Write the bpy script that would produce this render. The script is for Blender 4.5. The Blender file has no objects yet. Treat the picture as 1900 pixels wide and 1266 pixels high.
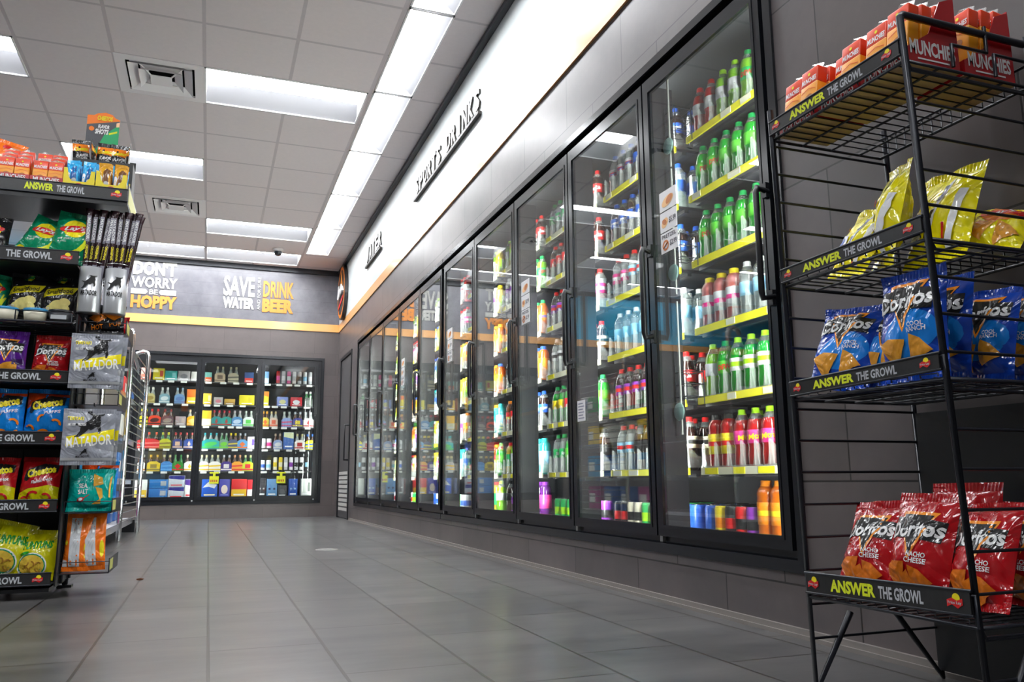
import bpy, bmesh, math, random
from mathutils import Vector, Matrix, Euler, noise
random.seed(7)
SC = bpy.context.scene
COL = SC.collection
PI = math.pi

# ------------------------------------------------------------------ materials
MATS = {}
def nodes(name):
    m = bpy.data.materials.new(name); m.use_nodes = True
    t = m.node_tree; t.nodes.clear()
    out = t.nodes.new('ShaderNodeOutputMaterial')
    return m, t, out
def N(t, kind, **kw):
    n = t.nodes.new(kind)
    for k, v in kw.items():
        if k in n.inputs: n.inputs[k].default_value = v
        else: setattr(n, k, v)
    return n
def rgba(c): return (c[0], c[1], c[2], 1.0)
def srgb(r, g, b):
    f = lambda c: (c / 255 / 12.92) if c / 255 <= 0.04045 else ((c / 255 + 0.055) / 1.055) ** 2.4
    return (f(r), f(g), f(b))
def mat(name, col, rough=0.5, metal=0.0, coat=0.0, vary=0.0, scale=20.0, bump=0.0, spec=0.5):
    """Principled surface, gently varied by a noise texture where asked."""
    if name in MATS: return MATS[name]
    m, t, out = nodes(name)
    p = N(t, 'ShaderNodeBsdfPrincipled')
    p.inputs['Base Color'].default_value = rgba(col); p.inputs['Roughness'].default_value = rough
    p.inputs['Metallic'].default_value = metal; p.inputs['Coat Weight'].default_value = coat; p.inputs['Coat Roughness'].default_value = 0.14
    p.inputs['Specular IOR Level'].default_value = spec
    t.links.new(p.outputs[0], out.inputs[0])
    if vary or bump:
        tc = N(t, 'ShaderNodeTexCoord'); nz = N(t, 'ShaderNodeTexNoise', Scale=scale, Detail=4.0)
        t.links.new(tc.outputs['Object'], nz.inputs['Vector'])
        if vary:
            mx = N(t, 'ShaderNodeMixRGB'); mx.inputs[1].default_value = rgba([c * (1 - vary) for c in col])
            mx.inputs[2].default_value = rgba([min(1, c * (1 + vary)) for c in col])
            t.links.new(nz.outputs['Fac'], mx.inputs[0]); t.links.new(mx.outputs[0], p.inputs['Base Color'])
        if bump:
            b = N(t, 'ShaderNodeBump', Strength=bump, Distance=0.01)
            t.links.new(nz.outputs['Fac'], b.inputs['Height']); t.links.new(b.outputs[0], p.inputs['Normal'])
    MATS[name] = m
    return m
def film(name, col, rough=0.22):
    """Glossy crinkled packaging film."""
    if name in MATS: return MATS[name]
    m, t, out = nodes(name)
    p = N(t, 'ShaderNodeBsdfPrincipled')
    p.inputs['Base Color'].default_value = rgba(col); p.inputs['Roughness'].default_value = rough
    crinkle(t, p)
    t.links.new(p.outputs[0], out.inputs[0]); MATS[name] = m
    return m
def crinkle(t, p):
    p.inputs['Coat Weight'].default_value = 0.7; p.inputs['Coat Roughness'].default_value = 0.05; p.inputs['Specular IOR Level'].default_value = 0.2
    tc = N(t, 'ShaderNodeTexCoord'); nz = N(t, 'ShaderNodeTexNoise', Scale=9.0, Detail=2.0, Distortion=2.2)
    vz = N(t, 'ShaderNodeTexVoronoi', Scale=11.0, feature='DISTANCE_TO_EDGE')
    ad = N(t, 'ShaderNodeMath', operation='MULTIPLY_ADD'); ad.inputs[1].default_value = 0.9
    b = N(t, 'ShaderNodeBump', Strength=0.55, Distance=0.02)
    t.links.new(tc.outputs['Object'], nz.inputs['Vector'])
    mixv = N(t, 'ShaderNodeVectorMath', operation='MULTIPLY_ADD')
    t.links.new(nz.outputs['Color'], mixv.inputs[0]); mixv.inputs[1].default_value = (.05, .05, .05)
    t.links.new(tc.outputs['Object'], mixv.inputs[2]); t.links.new(mixv.outputs[0], vz.inputs['Vector'])
    t.links.new(vz.outputs['Distance'], ad.inputs[0]); t.links.new(nz.outputs['Fac'], ad.inputs[2])
    t.links.new(ad.outputs[0], b.inputs['Height']); t.links.new(b.outputs[0], p.inputs['Normal'])
    t.links.new(b.outputs[0], p.inputs['Coat Normal'])
def printed(m):
    """the same ink printed on crinkled film"""
    k = m.name + '_on_film'
    if m.name.endswith('film'): return m
    if k not in MATS:
        c = m.copy(); c.name = k; MATS[k] = c
        p = [n for n in c.node_tree.nodes if n.type == 'BSDF_PRINCIPLED'][0]; crinkle(c.node_tree, p)
    return MATS[k]
def emit(name, col, strength):
    if name in MATS: return MATS[name]
    m, t, out = nodes(name)
    e = N(t, 'ShaderNodeEmission', Color=rgba(col), Strength=strength)
    t.links.new(e.outputs[0], out.inputs[0]); MATS[name] = m
    return m
def pane(name, tint=(1, 1, 1), f0=0.08, rough=0.0, haze=0.0, gloss=(1, 1, 1)):
    """Clear sheet: see-through, with a mirror reflection that grows towards grazing angles."""
    if name in MATS: return MATS[name]
    m, t, out = nodes(name)
    g = N(t, 'ShaderNodeNewGeometry'); d = N(t, 'ShaderNodeVectorMath', operation='DOT_PRODUCT')
    t.links.new(g.outputs['Normal'], d.inputs[0]); t.links.new(g.outputs['Incoming'], d.inputs[1])
    a = N(t, 'ShaderNodeMath', operation='ABSOLUTE'); t.links.new(d.outputs['Value'], a.inputs[0])
    s = N(t, 'ShaderNodeMath', operation='SUBTRACT'); s.inputs[0].default_value = 1.0; t.links.new(a.outputs[0], s.inputs[1])
    p = N(t, 'ShaderNodeMath', operation='POWER'); p.inputs[1].default_value = 5.0; t.links.new(s.outputs[0], p.inputs[0])
    k = N(t, 'ShaderNodeMath', operation='MULTIPLY_ADD'); k.inputs[1].default_value = 1 - f0; k.inputs[2].default_value = f0
    t.links.new(p.outputs[0], k.inputs[0])
    tr = N(t, 'ShaderNodeBsdfTransparent', Color=rgba(tint)); gl = N(t, 'ShaderNodeBsdfGlossy', Color=rgba(gloss), Roughness=rough)
    mx = N(t, 'ShaderNodeMixShader'); t.links.new(k.outputs[0], mx.inputs[0])
    base = tr
    if haze:
        df = N(t, 'ShaderNodeBsdfDiffuse', Color=(.85, .88, .86, 1)); m2 = N(t, 'ShaderNodeMixShader'); m2.inputs[0].default_value = haze
        t.links.new(tr.outputs[0], m2.inputs[1]); t.links.new(df.outputs[0], m2.inputs[2]); base = m2
    t.links.new(base.outputs[0], mx.inputs[1]); t.links.new(gl.outputs[0], mx.inputs[2])
    t.links.new(mx.outputs[0], out.inputs[0]); MATS[name] = m
    return m
def liquid(name, col, thin=0.5, clear=0.0):
    """Drink in a plastic bottle: light passes into it, the plastic is glossy."""
    if name in MATS: return MATS[name]
    m, t, out = nodes(name)
    d = N(t, 'ShaderNodeBsdfDiffuse', Color=rgba(col)); tl = N(t, 'ShaderNodeBsdfTranslucent', Color=rgba(col))
    a = N(t, 'ShaderNodeMixShader'); a.inputs[0].default_value = thin
    t.links.new(d.outputs[0], a.inputs[1]); t.links.new(tl.outputs[0], a.inputs[2])
    last = a
    if clear:
        tr = N(t, 'ShaderNodeBsdfTransparent', Color=rgba([0.4 + 0.6 * c for c in col])); c = N(t, 'ShaderNodeMixShader'); c.inputs[0].default_value = clear
        t.links.new(a.outputs[0], c.inputs[1]); t.links.new(tr.outputs[0], c.inputs[2]); last = c
    gl = N(t, 'ShaderNodeBsdfGlossy', Color=(1, 1, 1, 1), Roughness=0.08); lw = N(t, 'ShaderNodeLayerWeight', Blend=0.32)
    mp = N(t, 'ShaderNodeMath', operation='MULTIPLY_ADD'); mp.inputs[1].default_value = 0.6; mp.inputs[2].default_value = 0.05
    t.links.new(lw.outputs['Facing'], mp.inputs[0])
    b = N(t, 'ShaderNodeMixShader'); t.links.new(mp.outputs[0], b.inputs[0])
    t.links.new(last.outputs[0], b.inputs[1]); t.links.new(gl.outputs[0], b.inputs[2]); t.links.new(b.outputs[0], out.inputs[0])
    MATS[name] = m
    return m
def tiles(name, axes, size, off, c1, c2, seam, rough, stain, seam_w=0.006, half=0.5, stain_scale=1.6, spec=0.5, stretch=(1, 1, 1)):
    """Stone-look tiles: brick texture over two world axes, mottled by noise."""
    if name in MATS: return MATS[name]
    m, t, out = nodes(name)
    p = N(t, 'ShaderNodeBsdfPrincipled', Roughness=rough); p.inputs['Specular IOR Level'].default_value = spec
    tc = N(t, 'ShaderNodeTexCoord'); sp = N(t, 'ShaderNodeSeparateXYZ'); t.links.new(tc.outputs['Object'], sp.inputs[0])
    cb = N(t, 'ShaderNodeCombineXYZ')
    for i, ax in enumerate(axes):
        ad = N(t, 'ShaderNodeMath', operation='SUBTRACT'); t.links.new(sp.outputs[ax], ad.inputs[0]); ad.inputs[1].default_value = off[i] - 60 * size[i]
        t.links.new(ad.outputs[0], cb.inputs[i])
    br = N(t, 'ShaderNodeTexBrick'); br.offset = half; br.offset_frequency = 2; br.squash = 1.0
    t.links.new(cb.outputs[0], br.inputs['Vector'])
    br.inputs['Color1'].default_value = rgba(c1); br.inputs['Color2'].default_value = rgba(c2); br.inputs['Mortar'].default_value = rgba(seam)
    br.inputs['Scale'].default_value = 1.0; br.inputs['Mortar Size'].default_value = seam_w / 2; br.inputs['Mortar Smooth'].default_value = 0.1
    br.inputs['Brick Width'].default_value = size[0]; br.inputs['Row Height'].default_value = size[1]
    nz = N(t, 'ShaderNodeTexNoise', Scale=stain_scale, Detail=8.0, Roughness=0.65); mp = N(t, 'ShaderNodeMapping'); mp.inputs['Scale'].default_value = stretch; t.links.new(tc.outputs['Object'], mp.inputs['Vector']); t.links.new(mp.outputs[0], nz.inputs['Vector'])
    rp = N(t, 'ShaderNodeValToRGB'); rp.color_ramp.elements[0].position = 0.35; rp.color_ramp.elements[1].position = 0.72
    rp.color_ramp.elements[0].color = rgba([1 - stain] * 3); rp.color_ramp.elements[1].color = rgba((1 + stain * .5, 1 + stain * .38, 1 + stain * .25))
    t.links.new(nz.outputs['Fac'], rp.inputs[0])
    mu = N(t, 'ShaderNodeMixRGB', blend_type='MULTIPLY'); mu.inputs[0].default_value = 1.0
    t.links.new(br.outputs['Color'], mu.inputs[1]); t.links.new(rp.outputs[0], mu.inputs[2]); t.links.new(mu.outputs[0], p.inputs['Base Color'])
    b = N(t, 'ShaderNodeBump', Strength=0.25, Distance=0.004, invert=True); t.links.new(br.outputs['Fac'], b.inputs['Height']); t.links.new(b.outputs[0], p.inputs['Normal'])
    t.links.new(p.outputs[0], out.inputs[0]); MATS[name] = m
    return m

# ------------------------------------------------------------------ mesh builder
TEXT = {}
def text2d(s, bold=0.0, shear=0.0):
    """Flat outline of a word as (verts, faces), fitted to a 1 x 1 box."""
    key = (s, bold, shear)
    if key in TEXT: return TEXT[key]
    cu = bpy.data.curves.new('lettering', 'FONT'); cu.body = s; cu.offset = bold; cu.shear = shear; cu.resolution_u = 2
    cu.space_line = 0.8; cu.align_x = 'CENTER'
    ob = bpy.data.objects.new('lettering', cu); me = bpy.data.meshes.new_from_object(ob)
    v = [(p.co.x, p.co.y) for p in me.vertices]; f = [tuple(p.vertices) for p in me.polygons]
    bpy.data.objects.remove(ob); bpy.data.curves.remove(cu); bpy.data.meshes.remove(me)
    x0, x1 = min(p[0] for p in v), max(p[0] for p in v); y0, y1 = min(p[1] for p in v), max(p[1] for p in v)
    v = [((x - x0) / (x1 - x0), (y - y0) / (y1 - y0)) for x, y in v]
    TEXT[key] = (v, f)
    return TEXT[key]
def ellipse(cx, cy, rx, ry, rot=0, n=20):
    c, s = math.cos(rot), math.sin(rot)
    return [(cx + rx * math.cos(a) * c - ry * math.sin(a) * s, cy + rx * math.cos(a) * s + ry * math.sin(a) * c) for a in [2 * PI * i / n for i in range(n)]]
def turn(pts, cx, cy, a):
    c, s = math.cos(a), math.sin(a)
    return [(cx + (x - cx) * c - (y - cy) * s, cy + (x - cx) * s + (y - cy) * c) for x, y in pts]

class MB:
    def __init__(s): s.v = []; s.f = []; s.m = []; s.s = []
    def add(s, vs, fs, mi=0, smooth=False, M=None):
        b = len(s.v)
        s.v += [tuple(M @ Vector(p)) for p in vs] if M is not None else [tuple(p) for p in vs]
        for f in fs:
            s.f.append(tuple(i + b for i in f)); s.m.append(mi); s.s.append(smooth)
        return s
    def box(s, x0, y0, z0, x1, y1, z1, mi=0, M=None):
        v = [(x0, y0, z0), (x1, y0, z0), (x1, y1, z0), (x0, y1, z0), (x0, y0, z1), (x1, y0, z1), (x1, y1, z1), (x0, y1, z1)]
        return s.add(v, [(0, 3, 2, 1), (4, 5, 6, 7), (0, 1, 5, 4), (1, 2, 6, 5), (2, 3, 7, 6), (3, 0, 4, 7)], mi, False, M)
    def rbox(s, x0, y0, z0, x1, y1, z1, r=0.004, mi=0, M=None, seg=2):
        """box with rounded edges"""
        bm = bmesh.new(); bmesh.ops.create_cube(bm, size=1)
        bmesh.ops.scale(bm, vec=(x1 - x0, y1 - y0, z1 - z0), verts=bm.verts)
        bmesh.ops.translate(bm, vec=((x0 + x1) / 2, (y0 + y1) / 2, (z0 + z1) / 2), verts=bm.verts)
        bmesh.ops.bevel(bm, geom=bm.edges[:], offset=r, segments=seg, affect='EDGES', profile=0.6)
        bm.verts.index_update()
        s.add([v.co for v in bm.verts], [[v.index for v in f.verts] for f in bm.faces], mi, True, M); bm.free()
        return s
    def tube(s, pts, r, mi=0, seg=6, closed=False, M=None):
        P = [Vector(p) for p in pts]; n = len(P); rings = []; ref = None
        for i in range(n):
            a = P[i - 1] if i or closed else None; b = P[(i + 1) % n] if i < n - 1 or closed else None
            d = ((P[i] - a).normalized() if a is not None else Vector()) + ((b - P[i]).normalized() if b is not None else Vector())
            if d.length < 1e-6: d = Vector((0, 0, 1))
            d.normalize()
            if ref is None:
                ref = d.orthogonal().normalized()
            else:
                ref = (ref - d * ref.dot(d)); ref = ref.normalized() if ref.length > 1e-5 else d.orthogonal().normalized()
            w = d.cross(ref)
            rings.append([P[i] + ref * (r * math.cos(2 * PI * k / seg)) + w * (r * math.sin(2 * PI * k / seg)) for k in range(seg)])
        vs = [p for q in rings for p in q]; fs = []
        for i in range(n if closed else n - 1):
            j = (i + 1) % n
            for k in range(seg):
                fs.append((i * seg + k, i * seg + (k + 1) % seg, j * seg + (k + 1) % seg, j * seg + k))
        s.add(vs, fs, mi, True, M)
        if not closed:
            s.add(rings[0], [tuple(range(seg))[::-1]], mi, False, M); s.add(rings[-1], [tuple(range(seg))], mi, False, M)
        return s
    def lathe(s, prof, seg=16, mi=0, M=None, mis=None, smooth=True):
        """profile [(r, z)] turned about z; mis gives one material index per ring gap"""
        vs = []; idx = []
        for r, z in prof:
            if r < 1e-6: idx.append([len(vs)]); vs.append((0, 0, z))
            else:
                idx.append(list(range(len(vs), len(vs) + seg))); vs += [(r * math.cos(2 * PI * k / seg), r * math.sin(2 * PI * k / seg), z) for k in range(seg)]
        b = len(s.v); s.v += [tuple(M @ Vector(p)) for p in vs] if M is not None else vs
        for i in range(len(prof) - 1):
            A, B = idx[i], idx[i + 1]; m = mis[i] if mis else mi
            for k in range(seg):
                k2 = (k + 1) % seg
                if len(A) == 1 and len(B) == 1: continue
                f = (A[0], B[k2], B[k]) if len(A) == 1 else (A[k], A[k2], B[0]) if len(B) == 1 else (A[k], A[k2], B[k2], B[k])
                s.f.append(tuple(j + b for j in f)); s.m.append(m); s.s.append(smooth)
        return s
    def prism(s, poly, d0, d1, mi=0, M=None, mi_side=None):
        """2-D outline (x, z) pushed along y from d0 to d1 (front face at d0)"""
        n = len(poly); ms = mi if mi_side is None else mi_side
        ar = sum(poly[i][0] * poly[(i + 1) % n][1] - poly[(i + 1) % n][0] * poly[i][1] for i in range(n))
        if ar < 0: poly = poly[::-1]
        F = [(x, d0, z) for x, z in poly]; B = [(x, d1, z) for x, z in poly]
        s.add(F, [tuple(range(n))], mi, False, M); s.add(B, [tuple(range(n))[::-1]], ms, False, M)
        s.add(F + B, [(i, i + n, (i + 1) % n + n, (i + 1) % n) for i in range(n)], ms, False, M)
        return s
    def word(s, txt, x0, x1, z0, z1, y, mi=0, M=None, bold=0.02, shear=0.0, deep=0.0, mi_side=None):
        """flat (or, with deep, solid) lettering in the x-z plane, reading towards -y"""
        v, f = text2d(txt, bold, shear)
        P = [(x0 + (x1 - x0) * a, y, z0 + (z1 - z0) * b) for a, b in v]
        s.add(P, f, mi, False, M)
        if deep:
            cnt = {}
            for q in f:
                for i in range(len(q)):
                    e = (q[i], q[(i + 1) % len(q)]); cnt[tuple(sorted(e))] = cnt.get(tuple(sorted(e)), []) + [e]
            B = [(p[0], p[1] + deep, p[2]) for p in P]; n = len(P)
            s.add(P + B, [(e[0][1], e[0][0], e[0][0] + n, e[0][1] + n) for e in cnt.values() if len(e) == 1], mi if mi_side is None else mi_side, False, M)
        return s
    def art(s, items, fn, cell=0.012):
        """printed shapes wrapped on a surface: items are (kind, ..., material index); fn(x, y, lift) gives the point"""
        lift = 0.0010
        for it in items:
            bm = bmesh.new()
            if it[0] == 'poly':
                vs = [bm.verts.new((x, y, 0)) for x, y in it[1]]; bm.faces.new(vs)
            else:
                _, txt, cx, cy, w, h, rot, bold, shear, _mi = it
                v, f = text2d(txt, bold, shear); P = turn([(cx + (a - .5) * w, cy + (b - .5) * h) for a, b in v], cx, cy, rot)
                vs = [bm.verts.new((x, y, 0)) for x, y in P]
                for q in f:
                    try: bm.faces.new([vs[i] for i in q])
                    except ValueError: pass
            bmesh.ops.triangulate(bm, faces=bm.faces[:])
            xs = [v.co.x for v in bm.verts]; ys = [v.co.y for v in bm.verts]
            for ax, lo, hi in ((0, min(xs), max(xs)), (1, min(ys), max(ys))):
                k = math.floor(lo / cell) + 1
                while k * cell < hi:
                    co = [0, 0, 0]; no = [0, 0, 0]; co[ax] = k * cell; no[ax] = 1
                    bmesh.ops.bisect_plane(bm, geom=bm.verts[:] + bm.edges[:] + bm.faces[:], plane_co=co, plane_no=no); k += 1
            bm.normal_update(); bm.verts.index_update()
            fs = []
            for f in bm.faces:
                q = [v.index for v in f.verts]; fs.append(q if f.normal.z > 0 else q[::-1])
            s.add([fn(v.co.x, v.co.y, lift) for v in bm.verts], fs, it[-1], True); bm.free()
            lift += 0.00045
        return s
    def mesh(s, name, mats):
        me = bpy.data.meshes.new(name); me.from_pydata(s.v, [], s.f)
        for m in mats: me.materials.append(m)
        me.polygons.foreach_set('material_index', s.m); me.polygons.foreach_set('use_smooth', s.s); me.update()
        return me
    def build(s, name, mats, parent=None, loc=(0, 0, 0), rot=(0, 0, 0)):
        return put(name, s.mesh(name, mats if isinstance(mats, (list, tuple)) else [mats]), parent, loc, rot)

def put(name, me, parent=None, loc=(0, 0, 0), rot=(0, 0, 0)):
    o = bpy.data.objects.new(name, me); COL.objects.link(o); o.location = loc; o.rotation_euler = rot
    if parent is not None: o.parent = parent
    return o
def tag(o, label, cat, group=None, kind=None):
    o['label'] = label; o['category'] = cat
    if group: o['group'] = group
    if kind: o['kind'] = kind
    return o
def root(name, loc, label, cat, group=None, rot=(0, 0, 0)):
    return tag(put(name, None, None, loc, rot), label, cat, group)
def struct(o, label=None):
    o['kind'] = 'structure'
    if label: o['label'] = label
    return o
ORD = 'first second third fourth fifth sixth seventh eighth ninth tenth eleventh twelfth'.split()

# ------------------------------------------------------------------ shared surfaces
BLACK = mat('black_powder_coat', (0.008, 0.0085, 0.011), 0.34)
WIRE = mat('dark_grey_wire', (0.016, 0.018, 0.025), 0.3, 0.3)
ALU = mat('black_anodised_frame', (0.008, 0.009, 0.012), 0.22, 0.0)
CHROME = mat('chrome', (0.75, 0.76, 0.78), 0.12, 1.0)
WHITE = mat('white_print', (0.85, 0.85, 0.85), 0.5)
INK = mat('black_print', (0.01, 0.01, 0.011), 0.45)
YEL = mat('yellow_print', (0.86, 0.72, 0.01), 0.5)
LIME = mat('lime_yellow_print', (0.72, 0.80, 0.02), 0.5)
RED = mat('red_print', (0.62, 0.012, 0.014), 0.4)
ORANGE = mat('orange_print', (0.86, 0.22, 0.01), 0.45)
GREYP = mat('grey_print', (0.5, 0.52, 0.55), 0.45)
# ------------------------------------------------------------------ the room
XR, YB, H = 1.67, 11.69, 3.508          # wall on the cooler side, far wall, ceiling height
XL, YF = -6.4, -4.2
TG = 0.6145                              # ceiling grid
GX, GY = -0.19, 5.995
WALLC = (srgb(101, 94, 95), srgb(92, 86, 86))
wall_tile_r = tiles('wall_tiles_long_wall', (1, 2), (0.612, 0.305), (3.03, 0.15), WALLC[0], WALLC[1], srgb(46, 43, 43), 0.34, 0.34)
wall_tile_b = tiles('wall_tiles_far_wall', (0, 2), (0.612, 0.305), (0.1, 0.15), srgb(92, 84, 84), srgb(86, 79, 79), srgb(78, 72, 72), 0.36, 0.22)
floor_tile = tiles('floor_tiles', (1, 0), (0.655, 0.3125), (2.1, 0.024), srgb(96, 96, 98), srgb(86, 86, 88), srgb(44, 41, 39), 0.28, 0.5, 0.009, 0.37, 1.5, 0.8, (1, 3.2, 1))
ceil_tile = tiles('ceiling_tiles', (0, 1), (TG, TG), (GX, GY), (0.74, 0.68, 0.69), (0.73, 0.67, 0.68), (0.55, 0.50, 0.52), 0.9, 0.03, 0.026, 0.0, 30.0)

struct(MB().box(XL - .2, YF - .2, -0.12, 2.9, 12.8, 0).build('floor', floor_tile), 'grey stone-look tiled shop floor')

# light fittings that sit in the ceiling: (x0, y0, width, depth)
PANELS = []
for row, xs in ((0, (-.19, -2.648, -5.1)), (3, (-1.419, -3.877)), (6, (-.19, -2.648, -5.1)), (8, (-.19, -1.419, -3.877)), (-5, (-2.648,)), (-8, (-1.419, -3.877)), (-11, (-2.648,)), (-14, (-1.419,))):
    for x in xs: PANELS.append((x, GY + row * TG, 2 * TG - .012, TG - .012))
STRIPX0, STRIPX1 = 1.064, 1.372
STRIP = [(STRIPX0, 4.7317 + k * 1.2201, STRIPX1 - STRIPX0, 1.2201) for k in range(-4, 5)]
VENTS = [(-.19 - TG, GY, TG, TG), (-.19 - TG, GY + 5 * TG, TG, TG)]
mb = MB()
ys = sorted({YF - .2, 12.0} | {y for p in PANELS + VENTS for y in (p[1] , p[1] + p[3])})
SY0, SY1 = STRIP[0][1], STRIP[-1][1] + 1.2201
for a, b in zip(ys, ys[1:]):
    if b - a < 1e-4: continue
    holes = sorted((p[0], p[0] + p[2]) for p in PANELS + VENTS if p[1] <= a + 1e-4 and p[1] + p[3] >= b - 1e-4)
    x = XL - .2
    for h0, h1 in holes:
        if h0 > x + 1e-4: mb.box(x, a, H, h0, b, H + .02)
        x = max(x, h1)
    mb.box(x, a, H, STRIPX0, b, H + .02)
    mb.box(STRIPX1, a, H, XR + .2, b, H + .02)
mb.box(STRIPX0, YF - .2, H, STRIPX1, SY0, H + .02); mb.box(STRIPX0, SY1, H, STRIPX1, 12.0, H + .02)
struct(mb.build('ceiling', ceil_tile), 'suspended ceiling of square grey-white tiles')

# walls with the openings the coolers stand in
CN0, CN1, CZ0, CZ1 = 2.016, 10.018, 0.198, 2.205        # long-wall coolers
BX0, BX1 = -1.80, 1.456                                # far-wall cooler
DY0, DY1, DZ = 10.47, 11.42, 2.18                      # door near the corner
mb = MB()
mb.box(XR, YF - .2, 0, XR + .03, CN0, H); mb.box(XR, CN0, 0, XR + .03, CN1, CZ0); mb.box(XR, CN0, CZ1, XR + .03, CN1, H)
mb.box(XR, CN1, 0, XR + .03, DY0, H); mb.box(XR, DY0, DZ, XR + .03, DY1, H); mb.box(XR, DY1, 0, XR + .03, YB + .03, H)
struct(mb.build('wall_right', wall_tile_r), 'grey tiled wall that holds the long row of coolers')
mb = MB()
mb.box(XL, YB, 0, BX0, YB + .03, H); mb.box(BX0, YB, 0, BX1, YB + .03, CZ0); mb.box(BX0, YB, CZ1, BX1, YB + .03, H); mb.box(BX1, YB, 0, XR, YB + .03, H)
struct(mb.build('wall_back', wall_tile_b), 'grey tiled far wall with a cooler and slogans')
plain = mat('painted_plaster', srgb(150, 146, 144), 0.8, vary=0.04, scale=3)
struct(MB().box(XL - .1, YF, 0, XL, YB, H).build('wall_left', plain)); struct(MB().box(XL, YF - .1, 0, XR, YF, H).build('wall_front', plain))
struct(MB().box(XR - .012, YF, 0, XR, CN1 + .3, .028).box(XR - .02, YF, 0, XR - .012, CN1 + .3, .012).build('baseboard_right', mat('pale_base_strip', srgb(126, 120, 116), .4, vary=.1)))

# painted bands above the coolers
def plank_mat(name, c, seam):
    return tiles(name, (0, 2), (2.4, 0.17), (0.3, 2.70), c, [k * .86 for k in c], seam, 0.3, 0.35, 0.004, 0.43, 3.0)
band_back = plank_mat('grey_board_mural', srgb(104, 104, 112), srgb(84, 84, 92))
stripe = mat('orange_stripe', srgb(232, 168, 96), .4, coat=.9, vary=.03, scale=3)
blue = mat('blue_mural', srgb(20, 150, 190), .5, vary=.08, scale=2)
shade_strip = mat('dark_top_shade', (0.012, 0.014, 0.02), .5)  # shade where the lamp light cuts off, painted as dark strips
pale = mat('pale_board_mural', (0.74, 0.79, 0.79), .4, coat=.9, vary=.1, scale=1.5)
struct(MB().box(-1.9, YB - .012, 2.715, XR, YB, 3.44).build('trim_1', band_back), 'grey board-look mural across the far wall')
struct(MB().box(XL, YB - .012, 2.715, -1.9, YB, 3.44).build('trim_2', blue))
struct(MB().box(XL, YB - .016, 2.605, XR - .01, YB, 2.715).build('trim_3', stripe), 'orange stripe under the far-wall mural')
struct(MB().box(XL, YB - .05, 3.44, XR - .04, YB, H).build('top_shade_1', shade_strip))  # dark strip drawn in as the shade under the ceiling
struct(MB().box(XR - .010, YF, 2.715, XR, YB - .012, 3.47).build('trim_5', pale), 'pale mural above the long row of coolers')
struct(MB().box(XR - .012, YF, 2.605, XR, YB - .016, 2.715).build('trim_6', stripe), 'orange stripe above the long row of coolers')
struct(MB().box(XR - .05, YF, 3.47, XR, YB - .05, H).build('top_shade_2', shade_strip), 'dark strip standing for shade along the top of the long wall')
struct(MB().box(XL, YF, 2.715, XL + .012, YB - .02, 3.44).build('trim_8', blue)); struct(MB().box(XL, YF, 2.605, XL + .014, YB - .02, 2.715).build('trim_9', stripe))

# slogans on the far wall: solid letters standing just off the mural
cream = mat('cream_sign_face', srgb(205, 204, 198), .6); amber = mat('amber_sign_face', srgb(206, 128, 48), .6); greyface = mat('grey_sign_face', srgb(176, 176, 176), .6)
SM = [cream, amber, greyface]
Yw = YB - .012
s = root('wall_slogan', (-.83, Yw, 2.82), 'cream and amber DONT WORRY BE HOPPY lettering on the grey mural', 'wall sign')
def letter(p, name, txt, x0, x1, z0, z1, mi, bold=.05):
    mb = MB(); mb.word(txt, x0, x1, z0, z1, -.012, 0, None, bold, 0, .012); return mb.build(name, [SM[mi]], p)
letter(s, 'lettering', "DON'T", -.27, .27, .425, .63, 0); letter(s, 'lettering', 'WORRY', -.285, .29, .255, .405, 0, .03)
MB().prism([(-.28, .165), (-.1, .165), (-.075, .20), (-.1, .235), (-.28, .235)], -.012, 0).build('pointer_bar', [cream], s); MB().prism([(.28, .165), (.09, .165), (.065, .20), (.09, .235), (.28, .235)], -.012, 0).build('pointer_bar', [cream], s); letter(s, 'lettering', 'BE', -.055, .05, .165, .235, 0, .02)
letter(s, 'lettering', 'HOPPY', -.275, .295, -.03, .15, 1)
s = root('wall_slogan', (.53, Yw, 2.82), 'cream and amber SAVE WATER DRINK BEER lettering on the grey mural', 'wall sign')
letter(s, 'lettering', 'SAVE', -.475, -.06, .22, .51, 0, .03); letter(s, 'lettering', 'WATER', -.475, -.06, .045, .205, 0, .055)
m2 = MB(); m2.word('AND FOR SURE', -.235, .235, -.022, .022, -.012, 0, Matrix.Translation((0, 0, .28)) @ Matrix.Rotation(-PI / 2, 4, 'Y'), .01, 0, .012); m2.build('small_lettering', [greyface], s)
letter(s, 'lettering', 'DRINK', .055, .475, .235, .47, 1, .03); letter(s, 'lettering', 'BEER', .05, .475, .02, .215, 1, .06)

# raised words on the long wall: white faces, dark returns
dark_ret = mat('dark_brown_letter_return', (0.02, 0.014, 0.01), .5)
MR = Matrix.Rotation(-PI / 2, 4, 'Z')       # x-z lettering that reads towards -x: local x -> -y
def wall_word(txt, y_left, y_right, z0, z1, label):
    w = y_left - y_right
    o = root('wall_letters', (XR - .010, y_left, z0), label, 'wall sign', rot=(0, 0, -PI / 2))
    x = 0.0
    n = len(txt)
    step = w / n
    for i, ch in enumerate(txt):
        if ch == ' ': continue
        fw = .34 if ch == 'I' else .80
        mb = MB(); mb.word(ch, step * (i + .5 - fw / 2), step * (i + .5 + fw / 2), .055, z1 - z0, -.016, 0, None, .03, 0, .013, 1)
        mb.build('letter', [WHITE, dark_ret], o)
    MB().box(0, -.03, 0, w, -.002, .022).build('underline_bar', [dark_ret], o)
wall_word('SPORTS DRINKS', 6.97, 5.04, 3.0, 3.21, 'raised SPORTS DRINKS letters over a dark bar on the pale mural')
wall_word('WATER', 9.47, 8.55, 3.0, 3.23, 'raised WATER letters over a dark bar on the pale mural')
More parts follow.
